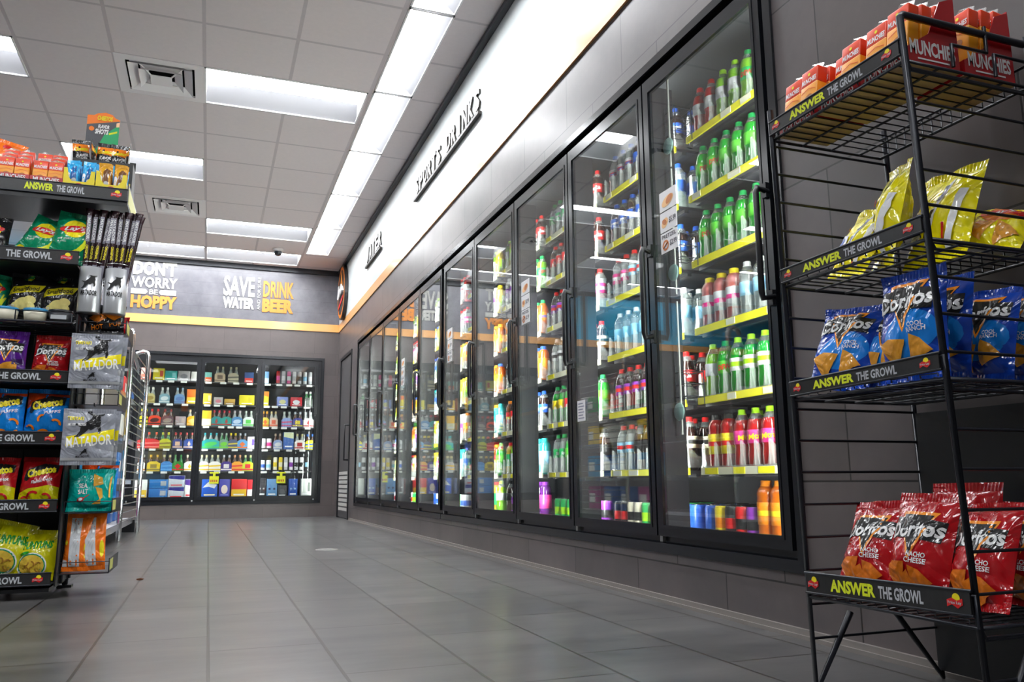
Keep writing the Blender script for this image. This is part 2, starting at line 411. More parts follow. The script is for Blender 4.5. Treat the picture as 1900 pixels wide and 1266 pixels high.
# round emblem by the corner
o = root('round_wall_sign', (XR - .012, 11.2, 3.09), 'round dark emblem with orange ring and white script beside the corner', 'wall sign', rot=(0, 0, -PI / 2))
c = lambda r: ellipse(0, 0, r * .9, r * 1.08, 0, 40)
MB().prism(c(.36), -.05, -.001).build('disc', [mat('emblem_black', (.015, .012, .012), .35)], o)
mb = MB(); n = 40
po, pi_ = c(.335), c(.30)
for i in range(n):
    j = (i + 1) % n
    mb.add([(po[i][0], -.052, po[i][1]), (po[j][0], -.052, po[j][1]), (pi_[j][0], -.052, pi_[j][1]), (pi_[i][0], -.052, pi_[i][1])], [(0, 1, 2, 3)])
mb.build('ring', [ORANGE], o)
MB().prism([(-.1, .0), (.1, .0), (.1, .12), (.04, .2), (.04, .29), (-.04, .29), (-.04, .2), (-.1, .12)], -.054, -.051).build('bottle_mark', [amber], o)
mb = MB()
mb.tube([(-.22, -.056, -.06), (-.17, -.056, .12), (-.12, -.056, -.08), (-.06, -.056, .06), (-.02, -.056, -.05), (.05, -.056, .1), (.08, -.056, -.04), (.15, -.056, .05), (.21, -.056, -.02)], .018, 0, 5)
mb.build('script_mark', [WHITE], o)
MB().prism([(-.2, -.22), (.16, -.13), (.2, -.07), (-.16, -.16)], -.056, -.051).build('swoosh', [RED], o)

# plain service door next to the corner
d = root('door_1', (XR, (DY0 + DY1) / 2, 0), 'narrow dark grey service door with louvred foot beside the corner', 'door'); struct(d)
dg = mat('dark_grey_door', srgb(74, 72, 74), .45, vary=.05)
MB().box(.005, -.475, 0, .03, -.43, DZ).box(.005, .43, 0, .03, .475, DZ).box(.005, -.43, DZ - .04, .03, .43, DZ).box(-.012, -.475, 0, .005, -.43, DZ).box(-.012, .43, 0, .005, .475, DZ).box(-.012, -.43, DZ - .04, .005, .43, DZ).build('frame', [BLACK], d)
MB().box(.004, -.425, .01, .028, .425, DZ - .045).build('leaf', [dg], d)
mb = MB()
for k in range(9): mb.box(-.004, -.36, .10 + k * .058, .004, .36, .14 + k * .058, 0)
mb.box(-.002, -.38, .07, .0035, .38, .62, 1)
mb.build('louvre_grille', [mat('pale_louvre', srgb(178, 176, 172), .5), dg], d)
mb = MB(); mb.tube([(0.004, -.33, .75), (-.05, -.33, .75), (-.05, -.33, 1.2), (0.004, -.33, 1.2)], .012); mb.build('pull_handle', [BLACK], d)

# ceiling lights
LAMP = emit('lamp_lens', (0.95, 0.975, 1.0), 22.0)
house = mat('white_lamp_housing', (0.86, 0.86, 0.87), .45)
shaded_slope = mat('shaded_housing_grey', (0.36, 0.36, 0.38), .5)  # grey stands in for shade on the white housing's slopes
def troffer(p, label, group, deep=.10, inset=.02, qy=.17, qx=.02):
    x0, y0, w, d = p
    o = root('ceiling_light', (x0 + w / 2, y0 + d / 2, H), label, 'ceiling light', group)
    a, b = w / 2, d / 2; mb = MB(); q = qy
    lo = [(-a, -b, 0), (a, -b, 0), (a, b, 0), (-a, b, 0)]
    up = [(-a + inset, -b + inset, deep), (a - qx, -b + inset, deep), (a - qx, b - q, deep), (-a + inset, b - q, deep)]
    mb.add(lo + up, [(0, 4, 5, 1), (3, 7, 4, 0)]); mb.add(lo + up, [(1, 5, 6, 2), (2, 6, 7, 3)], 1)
    for s0, s1, s2, s3 in ((-a, -b, a, -b + .012), (-a, b - .012, a, b), (-a, -b, -a + .012, b), (a - .012, -b, a, b)): mb.box(s0, s1, -.006, s2, s3, .004)
    mb.box(-a, -b, deep + .012, a, b, deep + .03)
    mb.build('housing', [house, shaded_slope], o)
    MB().box(-a + inset, -b + inset, deep, a - qx, b - q, deep + .01).build('lens', [LAMP], o)
near = {(-.19, 0): 'wide ceiling light panel between the two air vents and the long light strip', (-.19, 6): 'wide ceiling light panel ahead of the security camera',
        (-.19, 8): 'wide ceiling light panel nearest the SAVE WATER slogan', (-1.419, 8): 'wide ceiling light panel over the DONT WORRY slogan', (-1.419, 3): 'wide ceiling light panel showing behind the beef stick rack', (-2.648, 0): 'ceiling light panel cut by the photo edge, above the snack display'}
for p in PANELS:
    row = round((p[1] - GY) / TG); key = (p[0], row)
    troffer(p, near.get(key, 'wide ceiling light panel in row %s, %.1f metres along the shop' % (ORD[(row + 14) // 3], p[0] + 6.4)), 'wide ceiling light panels')
for k, p in enumerate(STRIP):
    troffer((p[0], p[1] + .006, p[2], p[3] - .012), 'narrow light of the long strip by the coolers, %s from the far wall' % ORD[len(STRIP) - 1 - k], 'lights of the strip along the coolers', .07, .012, .014, .085)

# air vents
vw = mat('white_vent_metal', srgb(236, 232, 234), .45)
for i, (x0, y0, w, d) in enumerate(VENTS):
    o = root('air_vent', (x0 + w / 2, y0 + d / 2, H), ['square white ceiling air vent nearer the camera', 'square white ceiling air vent farther back, beside the beef sticks'][i], 'air vent', 'ceiling air vents')
    def ring(a, b, za, zb, zi):
        mb = MB(); v = []
        for r, z in ((a, za), (b, zb), (b - .006, zi), (a - .006, zi)): v += [(-r, -r, z), (r, -r, z), (r, r, z), (-r, r, z)]
        mb.add(v, [(4 * q + j, 4 * q + (j + 1) % 4, 4 * q + 4 + (j + 1) % 4, 4 * q + 4 + j) for q in range(3) for j in range(4)]); return mb
    mb = MB(); h = w / 2
    for s0, s1, s2, s3 in ((-h, -h, h, -h + .07), (-h, h - .07, h, h), (-h, -h + .07, -h + .07, h - .07), (h - .07, -h + .07, h, h - .07)): mb.box(s0, s1, -.004, s2, s3, .012)
    mb.build('frame', [vw], o)
    MB().box(-h, -h, .14, h, h, .15).box(-h, -h, .012, -h + .01, h, .14).box(h - .01, -h, .012, h, h, .14).box(-h, h - .01, .012, h, h, .14).box(-h, -h, .012, h, -h + .01, .14).build('plenum', [mat('vent_dark', (.01, .01, .012), .8)], o)
    ring(.222, .165, -.012, .028, .036).build('deflector_ring', [vw], o); ring(.152, .095, -.018, .026, .034).build('deflector_ring', [vw], o)
    mb = MB(); mb.box(-.075, -.075, -.02, .075, .075, -.012)
    for sx in (-1, 1):
        mb.tube([(sx * .07, -.07, -.015), (sx * .19, -.19, .05)], .006); mb.tube([(sx * .07, .07, -.015), (sx * .19, .19, .05)], .006)
    mb.build('centre_plate', [vw], o)
o = root('security_camera', (.70, 10.72, H), 'small dome security camera on the ceiling near the far wall', 'security camera')
MB().lathe([(0, -.001), (.07, -.001), (.07, -.03), (.055, -.036), (.055, -.04)], 20).build('base', [vw], o)
MB().lathe([(.052, -.04), (.05, -.06), (.038, -.083), (.02, -.094), (0, -.097)], 20).build('dome', [mat('smoked_dome', (.02, .02, .025), .1)], o)
# floor drain and a scrap
o = MB().lathe([(0, .003), (.05, .003), (.055, .004), (.075, .004), (.078, .0005)], 24).build('floor_drain', [mat('dull_steel', (.13, .125, .12), .5)], None, (.80, 5.9, 0)); tag(o, 'round metal drain cover in the floor before the coolers', 'drain')
o = MB().prism([(-.012, 0), (.015, .001), (.02, .006), (.004, .009), (-.014, .006)], -.006, .006).build('floor_scrap', [mat('brown_scrap', (.15, .05, .02), .7)], None, (-.29, 4.46, 0.0005)); tag(o, 'tiny brown scrap lying on the floor tiles', 'scrap')
# ------------------------------------------------------------------ drinks coolers
GLASS = pane('cooler_glass', (.97, .985, .98), .075)
CLEAR = pane('clear_plastic', (.97, .98, .97), .10, .12, .16)
LED = emit('cooler_lamp', (.95, 1.0, .96), 45.0)
liner_m = mat('cooler_liner', srgb(92, 94, 98), .55, vary=.05, scale=6)
tray_m = mat('dark_shelf_tray', srgb(52, 52, 54), .4)
ystrip = mat('yellow_price_strip', srgb(236, 226, 40), .4)
cstrip = mat('pale_price_strip', srgb(214, 212, 186), .4)
tagw = mat('white_shelf_tag', srgb(225, 226, 220), .5)
SHZ = (1.90, 1.635, 1.35, 1.065, .78, .50)      # shelf tops
XS = 1.85                                          # front of the shelves
mk_r = lambda s, n, z: (XR - n, s, z)
mk_b = lambda s, n, z: (s, YB - n, z)
def cooler(name, label, divs, make, ztop=2.205, group='built-in drinks coolers', pad=.055, ends=(True, True), lamp=None):
    """divs: door edges from near to far; make(p) turns local (along, out of the wall, up) into the world: +out points into the shop"""
    o = tag(put(name, None), label, 'drinks cooler', group)
    a0, a1 = divs[0] - .012, divs[-1] + pad     # outer edges
    B = lambda mb, s0, n0, z0, s1, n1, z1, mi=0: mb.box(*[f(p, q) for f in (min, max) for p, q in zip(make(s0, n0, z0), make(s1, n1, z1))], mi)
    fr = MB()
    e0, e1 = a0 - .03, a1
    B(fr, e0, -.06, .20, e1, -.018, .262); B(fr, e0, -.06, 2.135, e1, -.018, 2.203)
    B(fr, e0, -.06, .262, a0 + .042, -.018, 2.135); B(fr, a1 - max(pad, .03), -.06, .262, e1, -.018, 2.135)
    f0, f1 = e0 - .018 * ends[0], e1 + .018 * ends[1]     # thin flange over the wall
    B(fr, f0, .0005, .186, f1, .010, .222); B(fr, f0, .0005, 2.182, f1, .010, 2.218)
    if ends[0]: B(fr, f0, .0005, .222, e0 + .018, .010, 2.182)
    if ends[1]: B(fr, e1 - .018, .0005, .222, f1, .010, 2.182)
    fr.build('outer_frame', [ALU], o)
    li = MB(); dp = .95
    B(li, a0, -dp, .21, a1, -dp - .02, 2.3); B(li, a0, -dp, .205, a1, -.062, .215); B(li, a0, -dp, 2.3, a1, -.03, 2.32)
    if ends[0]: B(li, a0, -dp, .2, a0 + .02, -.03, 2.3)
    if ends[1]: B(li, a1 - .01, -dp, .2, a1, -.03, 2.3)
    B(li, a0, -.05, 2.203, a1, -.03, 2.3)
    li.build('liner', [liner_m], o)
    for k, s in enumerate(divs):
        mb = MB(); h_ = .019 if k == len(divs) - 1 and not ends[1] else .03; B(mb, s - h_, -.13, .2625, s + h_, -.0185, 2.1345); mb.build('mullion', [mat('mullion_grey', srgb(40, 40, 44), .25)], o)
        if make is mk_b:
            mb = MB(); B(mb, s - .012, -.146, .30, s + .012, -.131, 2.10, 0); mb.build('light_tube', [lamp or LED], o)
        elif k < len(divs) - 1:
            mb = MB(); B(mb, s + .0305, -.125, .30, s + .044, -.06, 2.10, 0); mb.build('light_tube', [lamp or LED], o)
    for s0, s1 in zip(divs, divs[1:]):
        # a hinged door: four frame bars, the glass, a bar handle on the stile nearer the far end
        d = put('door', None, o)
        e = .006; w = .05
        mb = MB()
        for t0, t1, z0, z1 in ((s0 + e, s0 + w, .248, 2.15), (s1 - w, s1 - e, .248, 2.15), (s0 + w, s1 - w, .248, .29), (s0 + w, s1 - w, 2.09, 2.15)):
            B(mb, t0, -.0175, z0, t1, .002, z1)
        for t0, t1, z0, z1 in ((s0 + w - .012, s0 + w, .29, 2.09), (s1 - w, s1 - w + .012, .29, 2.09), (s0 + w - .012, s1 - w + .012, .278, .29), (s0 + w - .012, s1 - w + .012, 2.09, 2.102)):
            B(mb, t0, .002, z0, t1, .0045, z1)
        mb.build('door_frame', [ALU], d)
        mb = MB(); B(mb, s0 + w - .003, -.0075, .288, s1 - w + .003, -.0015, 2.094); mb.build('glass', [GLASS], d)
        mb = MB(); hs = s1 - .036
        mb.tube([make(hs, .005, 1.39), make(hs, .045, 1.40), make(hs, .05, 1.38), make(hs, .05, 1.05), make(hs, .045, 1.03), make(hs, .005, 1.04)], .0125, 0, 8)
        B(mb, hs - .014, .003, 1.37, hs + .014, .015, 1.42); B(mb, hs - .014, .003, 1.01, hs + .014, .015, 1.06)
        mb.build('handle', [BLACK], d)
        mb = MB(); B(mb, s1 - .03, -.0175, .226, s1 - .01, -.002, .2475); mb.build('hinge', [mat('dull_hinge', (.3, .3, .3), .4, .8)], d)
    return o
DIV = [2.06, 2.86, 3.645, 4.44, 5.24, 6.03]
DIV2 = [6.095, 6.82, 7.64, 8.44, 9.185, 9.96]
c1 = cooler('drinks_cooler', 'near black-framed five-door drinks cooler in the long tiled wall, beside the wire snack rack', DIV, mk_r, pad=.012, ends=(True, False))
c2 = cooler('drinks_cooler', 'far black-framed five-door drinks cooler in the long tiled wall, towards the service door', DIV2, mk_r, ends=(False, True))
BD = [-1.755, -.965, -.175, .612, 1.398]
c3 = cooler('drinks_cooler', 'black-framed beer cooler in the far wall under the slogans', BD, mk_b, lamp=emit('beer_cooler_lamp', (.95, 1.0, .97), 16.0))
# an extra handle fixed on the outer stile beside the snack rack
mb = MB(); mb.tube([(1.668, 2.075, 1.39), (1.625, 2.075, 1.40), (1.62, 2.075, 1.38), (1.62, 2.075, 1.05), (1.625, 2.075, 1.03), (1.668, 2.075, 1.04)], .0105, 0, 8)
mb.box(1.655, 2.068, 1.37, 1.667, 2.09, 1.42).box(1.655, 2.068, 1.01, 1.667, 2.09, 1.06); mb.build('handle', [BLACK], c1)

def shelf(o, y0, y1, z, lanes, strip, fins=True, tagged=False):
    """one gravity-feed shelf across a door bay, with its price strip and clear lane fins"""
    mb = MB(); mb.box(XS + .004, y0, z - .012, XS + .62, y1, z); mb.box(XS + .03, y0, z - .026, XS + .05, y1, z - .012); mb.box(XS + .3, y0, z - .026, XS + .32, y1, z - .012)
    sh = mb.build('shelf', [tray_m], o)
    mb = MB(); mb.box(XS - .006, y0, z - .018, XS + .002, y1, z + .010, 0)
    rr = random.Random(int(z * 100 + y0 * 10)); y = y1 - .03
    while y > y0 + .1:
        ww = rr.uniform(.05, .09)
        if tagged or rr.random() < .5: mb.box(XS - .008, y - ww, z - .016, XS - .0062, y, z + .008, 1 if strip is ystrip else 2)
        y -= ww + rr.uniform(.06, .2)
    mb.build('price_strip', [strip, cstrip, ystrip], sh)
    if fins:
        mb = MB(); mb.box(XS + .003, min(lanes) - .05, z, XS + .012, max(lanes) + .05, z + .016)
        ed = [lanes[0] + .0418] + [l - .0418 for l in lanes]
        for y in ed:
            P = [(XS + .004, z + .012), (XS + .03, z + .012), (XS + .30, z + .012), (XS + .30, z + .05), (XS + .06, z + .06), (XS + .014, z + .105), (XS + .006, z + .105)]
            mb.prism([(a, b) for a, b in P], y - .0018, y + .0018)
            mb.prism([(y - .019, z + .014), (y + .019, z + .014), (y + .008, z + .06), (y + .0055, z + .108), (y - .0055, z + .108), (y - .008, z + .06)], 0, .0025, 0, Matrix.Translation((XS + .0125, 0, 0)) @ Matrix(((0, -1, 0, 0), (1, 0, 0, 0), (0, 0, 1, 0), (0, 0, 0, 1))))
        mb.build('lane_divider_grille', [CLEAR], sh)
    return sh
# ------------------------------------------------------------------ drinks
LIQ = {
 'green': liquid('green_soda', (.02, .50, .04), .45), 'lime': liquid('lime_soda', (.30, .72, .03), .45), 'cola': liquid('cola', (.035, .012, .008), .3), 'red': liquid('red_drink', (.72, .02, .02), .45),
 'pink': liquid('pink_drink', (.80, .22, .20), .5), 'orange': liquid('orange_drink', (.88, .20, .01), .45), 'purple': liquid('purple_drink', (.16, .02, .25), .4), 'clear': liquid('clear_water', (.86, .93, .92), .5, .62),
 'teal': liquid('teal_drink', (.05, .55, .55), .5), 'blue': liquid('blue_drink', (.02, .16, .62), .45), 'yellow': liquid('yellow_drink', (.86, .66, .05), .5), 'brown': liquid('tea', (.30, .09, .015), .4), 'milk': liquid('milky_drink', (.82, .80, .74), .4),
}
EMPTY = liquid('bare_bottle_plastic', (.85, .90, .88), .5, .75)
CAPC = {'g': (.02, .40, .10), 'l': (.38, .75, .02), 'r': (.70, .02, .02), 'w': (.85, .85, .85), 'b': (.02, .10, .50), 'y': (.85, .65, .02), 'o': (.88, .26, .01), 'k': (.02, .02, .02), 'p': (.25, .04, .40), 't': (.02, .45, .42), 's': (.55, .56, .58), 'm': (.85, .05, .30), 'c': (.86, .80, .60), 'e': (.30, .62, .85), 'j': (.09, .46, .03)}
CAP = {k: mat('cap_or_label_' + k, c, .35, coat=.2) for k, c in CAPC.items()}
COLN = {'g': 'green', 'l': 'lime', 'r': 'red', 'w': 'white', 'b': 'blue', 'y': 'yellow', 'o': 'orange', 'k': 'black', 'p': 'purple', 't': 'teal', 's': 'silver', 'm': 'pink', 'c': 'cream', 'e': 'sky-blue'}
SHAPE = {
 'soda': [(0, .004), (.022, 0), (.031, .004), (.0345, .018), (.0355, .05), (.033, .075), (.0335, .086), (.0355, .092), (.0355, .145), (.0345, .152), (.033, .165), (.028, .182), (.020, .198), (.0145, .207), (.0138, .216)],
 'water': [(0, .004), (.024, 0), (.032, .004), (.0335, .016), (.0315, .03), (.0335, .044), (.0315, .058), (.0335, .07), (.0335, .12), (.0335, .14), (.031, .155), (.0335, .166), (.029, .182), (.020, .196), (.0145, .205), (.0138, .214)],
 'juice': [(0, .004), (.026, 0), (.034, .004), (.036, .014), (.036, .05), (.035, .07), (.036, .09), (.0365, .14), (.0345, .155), (.036, .17), (.030, .186), (.023, .194), (.0195, .199), (.019, .204), (.019, .208)],
}
LABZ = {'soda': (.092, .143), 'water': (.085, .14), 'juice': (.06, .14)}
def around(r, ):
    def fn(x, y, lift):
        a = x / r; q = r + lift + .0004
        return (q * math.sin(a), -q * math.cos(a), y)
    return fn
BOT = {}
def bottle_meshes(kind, shape, liq, cap, lab, txt=None, txtc='w', parts=True, lab2=None):
    key = (shape, liq, cap, lab, txt, parts, lab2)
    if key in BOT: return BOT[key]
    prof = SHAPE[shape]; seg = 16 if parts else 10
    fill = 11 if shape != 'juice' else 12
    body = MB(); mis = [0 if i < fill else (1 if liq not in ('milk', 'orange', 'brown') else 0) for i in range(len(prof) - 1)]
    body.lathe(prof, seg, 0, None, mis)
    rc = prof[-1][0] + .0012; zc = prof[-1][1]
    capm = MB(); cp = [(rc + .0018, zc - .012), (rc + .0018, zc - .009), (rc, zc - .008), (rc, zc + .006), (rc - .0015, zc + .0085), (0, zc + .009)]
    labm = MB(); z0, z1 = LABZ[shape]; rl = max(r for r, z in prof if z0 - .001 <= z <= z1 + .001) + .0006
    labm.lathe([(rl - .001, z0), (rl, z0 + .001), (rl, (z0 + z1) / 2 - .008), (rl, (z0 + z1) / 2 + .010), (rl, z1 - .001), (rl - .001, z1)], seg, 0, None, [0, 0, 1 if lab2 else 0, 0, 0])
    if parts:
        capm.lathe(cp, 14)
        if txt: labm.art([('text', txt, 0, (z0 + z1) / 2, .052, .021, .12, .03, .15, 2)], around(rl), .012)
        r = (body.mesh(kind, [LIQ[liq], EMPTY]), capm.mesh('cap', [CAP[cap]]), labm.mesh('wrap_label', [CAP[lab], CAP[lab2 or lab], CAP[txtc]]))
    else:
        n0 = len(body.v); body.lathe(cp, seg, 2)
        n1 = len(body.v); body.v += labm.v; body.f += [tuple(i + n1 for i in f) for f in labm.f]; body.m += [3 + (m > 0) for m in labm.m]; body.s += labm.s
        r = (body.mesh(kind, [LIQ[liq], EMPTY, CAP[cap], CAP[lab], CAP[lab2 or lab]]), None, None)
    BOT[key] = r
    return r
CANM = {}
can_top = mat('can_lid', (.62, .62, .63), .25, 1.0)
def can_mesh(name, col, band, slim=False):
    key = (name, col, band, slim)
    if key in CANM: return CANM[key]
    r, h = (.0265, .155) if slim else (.033, .122)
    mb = MB(); mb.lathe([(0, .006), (r * .78, .006), (r * .82, 0), (r, .012), (r, h * .3), (r, h * .62), (r, h - .014), (r * .86, h - .002), (r * .83, h), (r * .80, h - .005), (0, h - .005)], 14, 0, None, [3, 3, 3, 0, 1, 0, 0, 3, 3, 3])
    mb.add([(-.006, -.004, h - .003), (.006, -.004, h - .003), (.008, .016, h - .003), (-.008, .016, h - .003)], [(0, 1, 2, 3)], 3)
    CANM[key] = mb.mesh(name, [CAP[col], CAP[band], CAP[band], can_top])
    return CANM[key]
# code: (kind name, shape, liquid, cap, label colour, lettering, lettering colour, band, spoken description)
T = {
 'G': ('soda_bottle', 'soda', 'green', 'g', 'j', None, 'w', None, 'green soda bottle'), 'D': ('soda_bottle', 'soda', 'green', 'g', 'j', 'DEW', 'r', None, 'red-lettered green soda bottle'),
 'H': ('soda_bottle', 'soda', 'green', 'l', 'w', None, 'g', 'l', 'white-labelled green soda bottle'), 'I': ('soda_bottle', 'soda', 'lime', 'l', 's', None, 'w', None, 'silver-labelled lime soda bottle'),
 'J': ('soda_bottle', 'soda', 'lime', 'g', 'g', 'DEW', 'r', None, 'lime-green soda bottle'), 'R': ('soda_bottle', 'soda', 'red', 'r', 's', None, 'w', None, 'red-capped red soda bottle'),
 'S': ('soda_bottle', 'soda', 'red', 'l', 'm', 'Mtn', 'y', None, 'pink-labelled red soda bottle'), 'U': ('tea_bottle', 'juice', 'red', 'k', 'y', None, 'r', 'r', 'yellow-labelled red tea bottle'),
 'B': ('tea_bottle', 'juice', 'pink', 'y', 's', None, 'w', 'm', 'pink tea bottle'), 'C': ('soda_bottle', 'soda', 'cola', 'r', 'r', 'Coca-Cola', 'w', None, 'red-label cola bottle'),
 'P': ('soda_bottle', 'soda', 'cola', 'b', 'b', 'pepsi', 'w', None, 'blue-label cola bottle'), 'Q': ('soda_bottle', 'soda', 'clear', 'b', 's', 'pepsi', 'b', 'r', 'silver-label clear bottle'),
 'W': ('water_bottle', 'water', 'clear', 'w', 'e', None, 'w', None, 'clear water bottle'), 'V': ('water_bottle', 'water', 'clear', 'r', 'm', None, 'w', 'w', 'pink-labelled clear bottle'),
 'M': ('soda_bottle', 'soda', 'cola', 'r', 'c', None, 'r', 'k', 'cream-label dark soda bottle'), 'N': ('soda_bottle', 'soda', 'cola', 'r', 'p', None, 'w', 'r', 'mixed-label dark soda bottle'),
 'T': ('soda_bottle', 'soda', 'clear', 'r', 'e', None, 'r', 'r', 'red-capped clear bottle'), 'K': ('soda_bottle', 'soda', 'cola', 'k', 'k', None, 'w', None, 'black-labelled dark soda bottle'),
 'O': ('juice_bottle', 'juice', 'orange', 'o', 'o', None, 'y', 'y', 'orange drink bottle with orange cap'), 'F': ('juice_bottle', 'soda', 'orange', 'g', 'o', 'Fanta', 'b', None, 'orange soda bottle with green cap'),
 'E': ('juice_bottle', 'juice', 'orange', 'b', 'o', None, 'w', None, 'orange drink bottle with blue cap'), 'L': ('soda_bottle', 'soda', 'clear', 'g', 'g', 'Sprite', 'w', None, 'green-label clear soda bottle'),
 'Y': ('juice_bottle', 'juice', 'yellow', 'y', 'l', None, 'g', None, 'yellow drink bottle'), 'Z': ('juice_bottle', 'juice', 'purple', 'p', 'm', None, 'w', None, 'purple drink bottle'),
 'X': ('juice_bottle', 'juice', 'milk', 'w', 'p', None, 'w', None, 'white bottle with purple label'), 'A': ('juice_bottle', 'juice', 'teal', 't', 'e', None, 'w', None, 'teal drink bottle'),
 'g': ('soda_bottle', 'soda', 'green', 'g', 'y', None, 'g', None, 'green soda bottle with yellow label'), 'h': ('soda_bottle', 'soda', 'green', 'g', 'r', None, 'w', None, 'green soda bottle with red label'),
 's': ('soda_bottle', 'soda', 'clear', 's', 's', None, 'r', 'k', 'silver-labelled clear bottle'), 'o': ('juice_bottle', 'juice', 'milk', 'o', 'o', None, 'w', 'y', 'white bottle with orange label'),
 't': ('juice_bottle', 'juice', 'teal', 'o', 't', None, 'w', None, 'teal bottle with orange cap'), 'k': ('juice_bottle', 'juice', 'brown', 'o', 'r', None, 'w', 'y', 'brown drink bottle with orange cap'),
 'y': ('juice_bottle', 'juice', 'yellow', 'r', 'g', None, 'w', None, 'yellow-green bottle with red cap'), 'w': ('water_bottle', 'water', 'clear', 'b', 'b', None, 'w', None, 'blue-label water bottle'),
 '1': ('drink_can', 'can', 'b', 'b', 'blue drink can'), '2': ('drink_can', 'can', 'y', 'o', 'gold drink can'), '3': ('drink_can', 'can', 'k', 'r', 'black and red drink can'), '4': ('drink_can', 'can', 'r', 'k', 'red drink can'),
 '5': ('drink_can', 'can', 'p', 'k', 'dark purple drink can'), '6': ('drink_can', 'can', 'g', 'l', 'green drink can'), '7': ('drink_can', 'can', 'c', 'k', 'brown and cream drink can'), '8': ('drink_can', 'can', 'w', 'r', 'white drink can'), '9': ('drink_can', 'can', 's', 'b', 'silver drink can'),
}
def drink(code, x, y, z, label, big=True, group=None, rz=None):
    t = T[code]; rr = random.Random(int(x * 1000 + y * 7000 + z * 31000))
    if rz is None: rz = math.atan2(y, x) - PI / 2 + rr.uniform(-.5, .35)   # label roughly to the aisle
    if t[1] == 'can':
        o = put(t[0], can_mesh(t[0], t[2], t[3]), None, (x, y, z), (0, 0, rz)); cat = 'can'
    else:
        b, c, l = bottle_meshes(t[0], t[1], t[2], t[3], t[4], t[5], t[6], big, t[7])
        o = put(t[0], b, None, (x, y, z), (0, 0, rz)); cat = 'bottle'
        if c: put('cap', c, o); put('wrap_label', l, o)
    tag(o, label, cat, group)
    return o
HS = ['top', 'second', 'third', 'fourth', 'fifth', 'sixth', 'floor']
# lanes of each bay (far end first) and what stands on the seven levels, top to floor
BAYS = [
 (c1, DIV[0], DIV[1], [2.757, 2.672, 2.587, 2.502, 2.417, 2.332, 2.247], ['RRIIJJJ', 'DDGGGGG', 'DGGGGGG', 'BBBWWWW', 'IDHHHHH', 'UUSSSSS', '12345OO'], 'nearest cooler bay'),
 (c1, DIV[1], DIV[2], [3.54, 3.455, 3.37, 3.285, 3.20, 3.0, 2.915], ['QQQPP' + 'PP', 'PPPww' + 'ww', 'VVTTT' + 'PP', 'WWWWW' + 'WW', 'NNNNN' + 'CC', 'TTKKK' + 'MM', '3377666' + '11'], 'second cooler bay'),
 (c1, DIV[2], DIV[3], [4.34, 4.255, 4.17, 4.085, 3.87, 3.785, 3.70], ['LLLL' + 'CCC', 'CCCC' + 'CCC', 'NNTT' + 'VVV', 'ssKK' + 'MMM', 'gghh' + 'GGG', 'LLGG' + 'KKK', '6666' + '4455'], 'third cooler bay'),
 (c1, DIV[3], DIV[4], [5.14, 5.055, 4.97, 4.67, 4.585, 4.50], ['IYY' + 'CCC', 'XXX' + 'GGJ', 'oss' + 'FFF', 'KAA' + 'EEE', 'kCk' + 'PPP', 'yIy' + 'AAA', 'K5K' + 'ZZZ'], 'fourth cooler bay'),
 (c1, DIV[4], DIV[5], [5.93, 5.845, 5.47, 5.385, 5.30], ['RR' + 'YIY', 'VV' + 'XXY', 'oo' + 'OOO', 'XX' + 'OOE', 'YY' + 'ttA', 'ww' + 'kkG', '44' + 'yyI'], 'fifth cooler bay'),
 (c2, DIV2[0], DIV2[1], [6.72, 6.635, 6.35, 6.265, 6.18], ['ss' + 'TTR', 'YY' + 'VVV', 'gg' + 'oYo', 'WW' + 'YYY', 'AA' + 'XXo', 'YY' + 'AAw', '44' + '699'], 'sixth cooler bay'),
 (c2, DIV2[1], DIV2[2], [7.52, 7.435, 7.07, 6.985, 6.90], ['YY' + 'sIs', 'gY' + 'YwY', 'ww' + 'wwY', 'AA' + 'Aww', 'WW' + 'WYW', 'hh' + 'YYV', '88' + '919'], 'seventh cooler bay'),
 (c2, DIV2[2], DIV2[3], [8.33, 7.87, 7.785, 7.70], ['Y' + 'IsY', 'R' + 'VVR', 'X' + 'YYX', 'o' + 'OwO', 'w' + 'OOX', 'V' + 'VoV', '9' + '866'], 'eighth cooler bay'),
 (c2, DIV2[3], DIV2[4], [8.67, 8.585, 8.50], ['YIs', 'YWY', 'Ygs', 'Yss', 'wOV', 'YXX', '898'], 'ninth cooler bay'),
 (c2, DIV2[4], DIV2[5], [9.45, 9.365, 9.28], ['sYs', 'sXs', 'YsX', 'XXw', 'YVX', 'wXw', '888'], 'tenth cooler bay'),
]
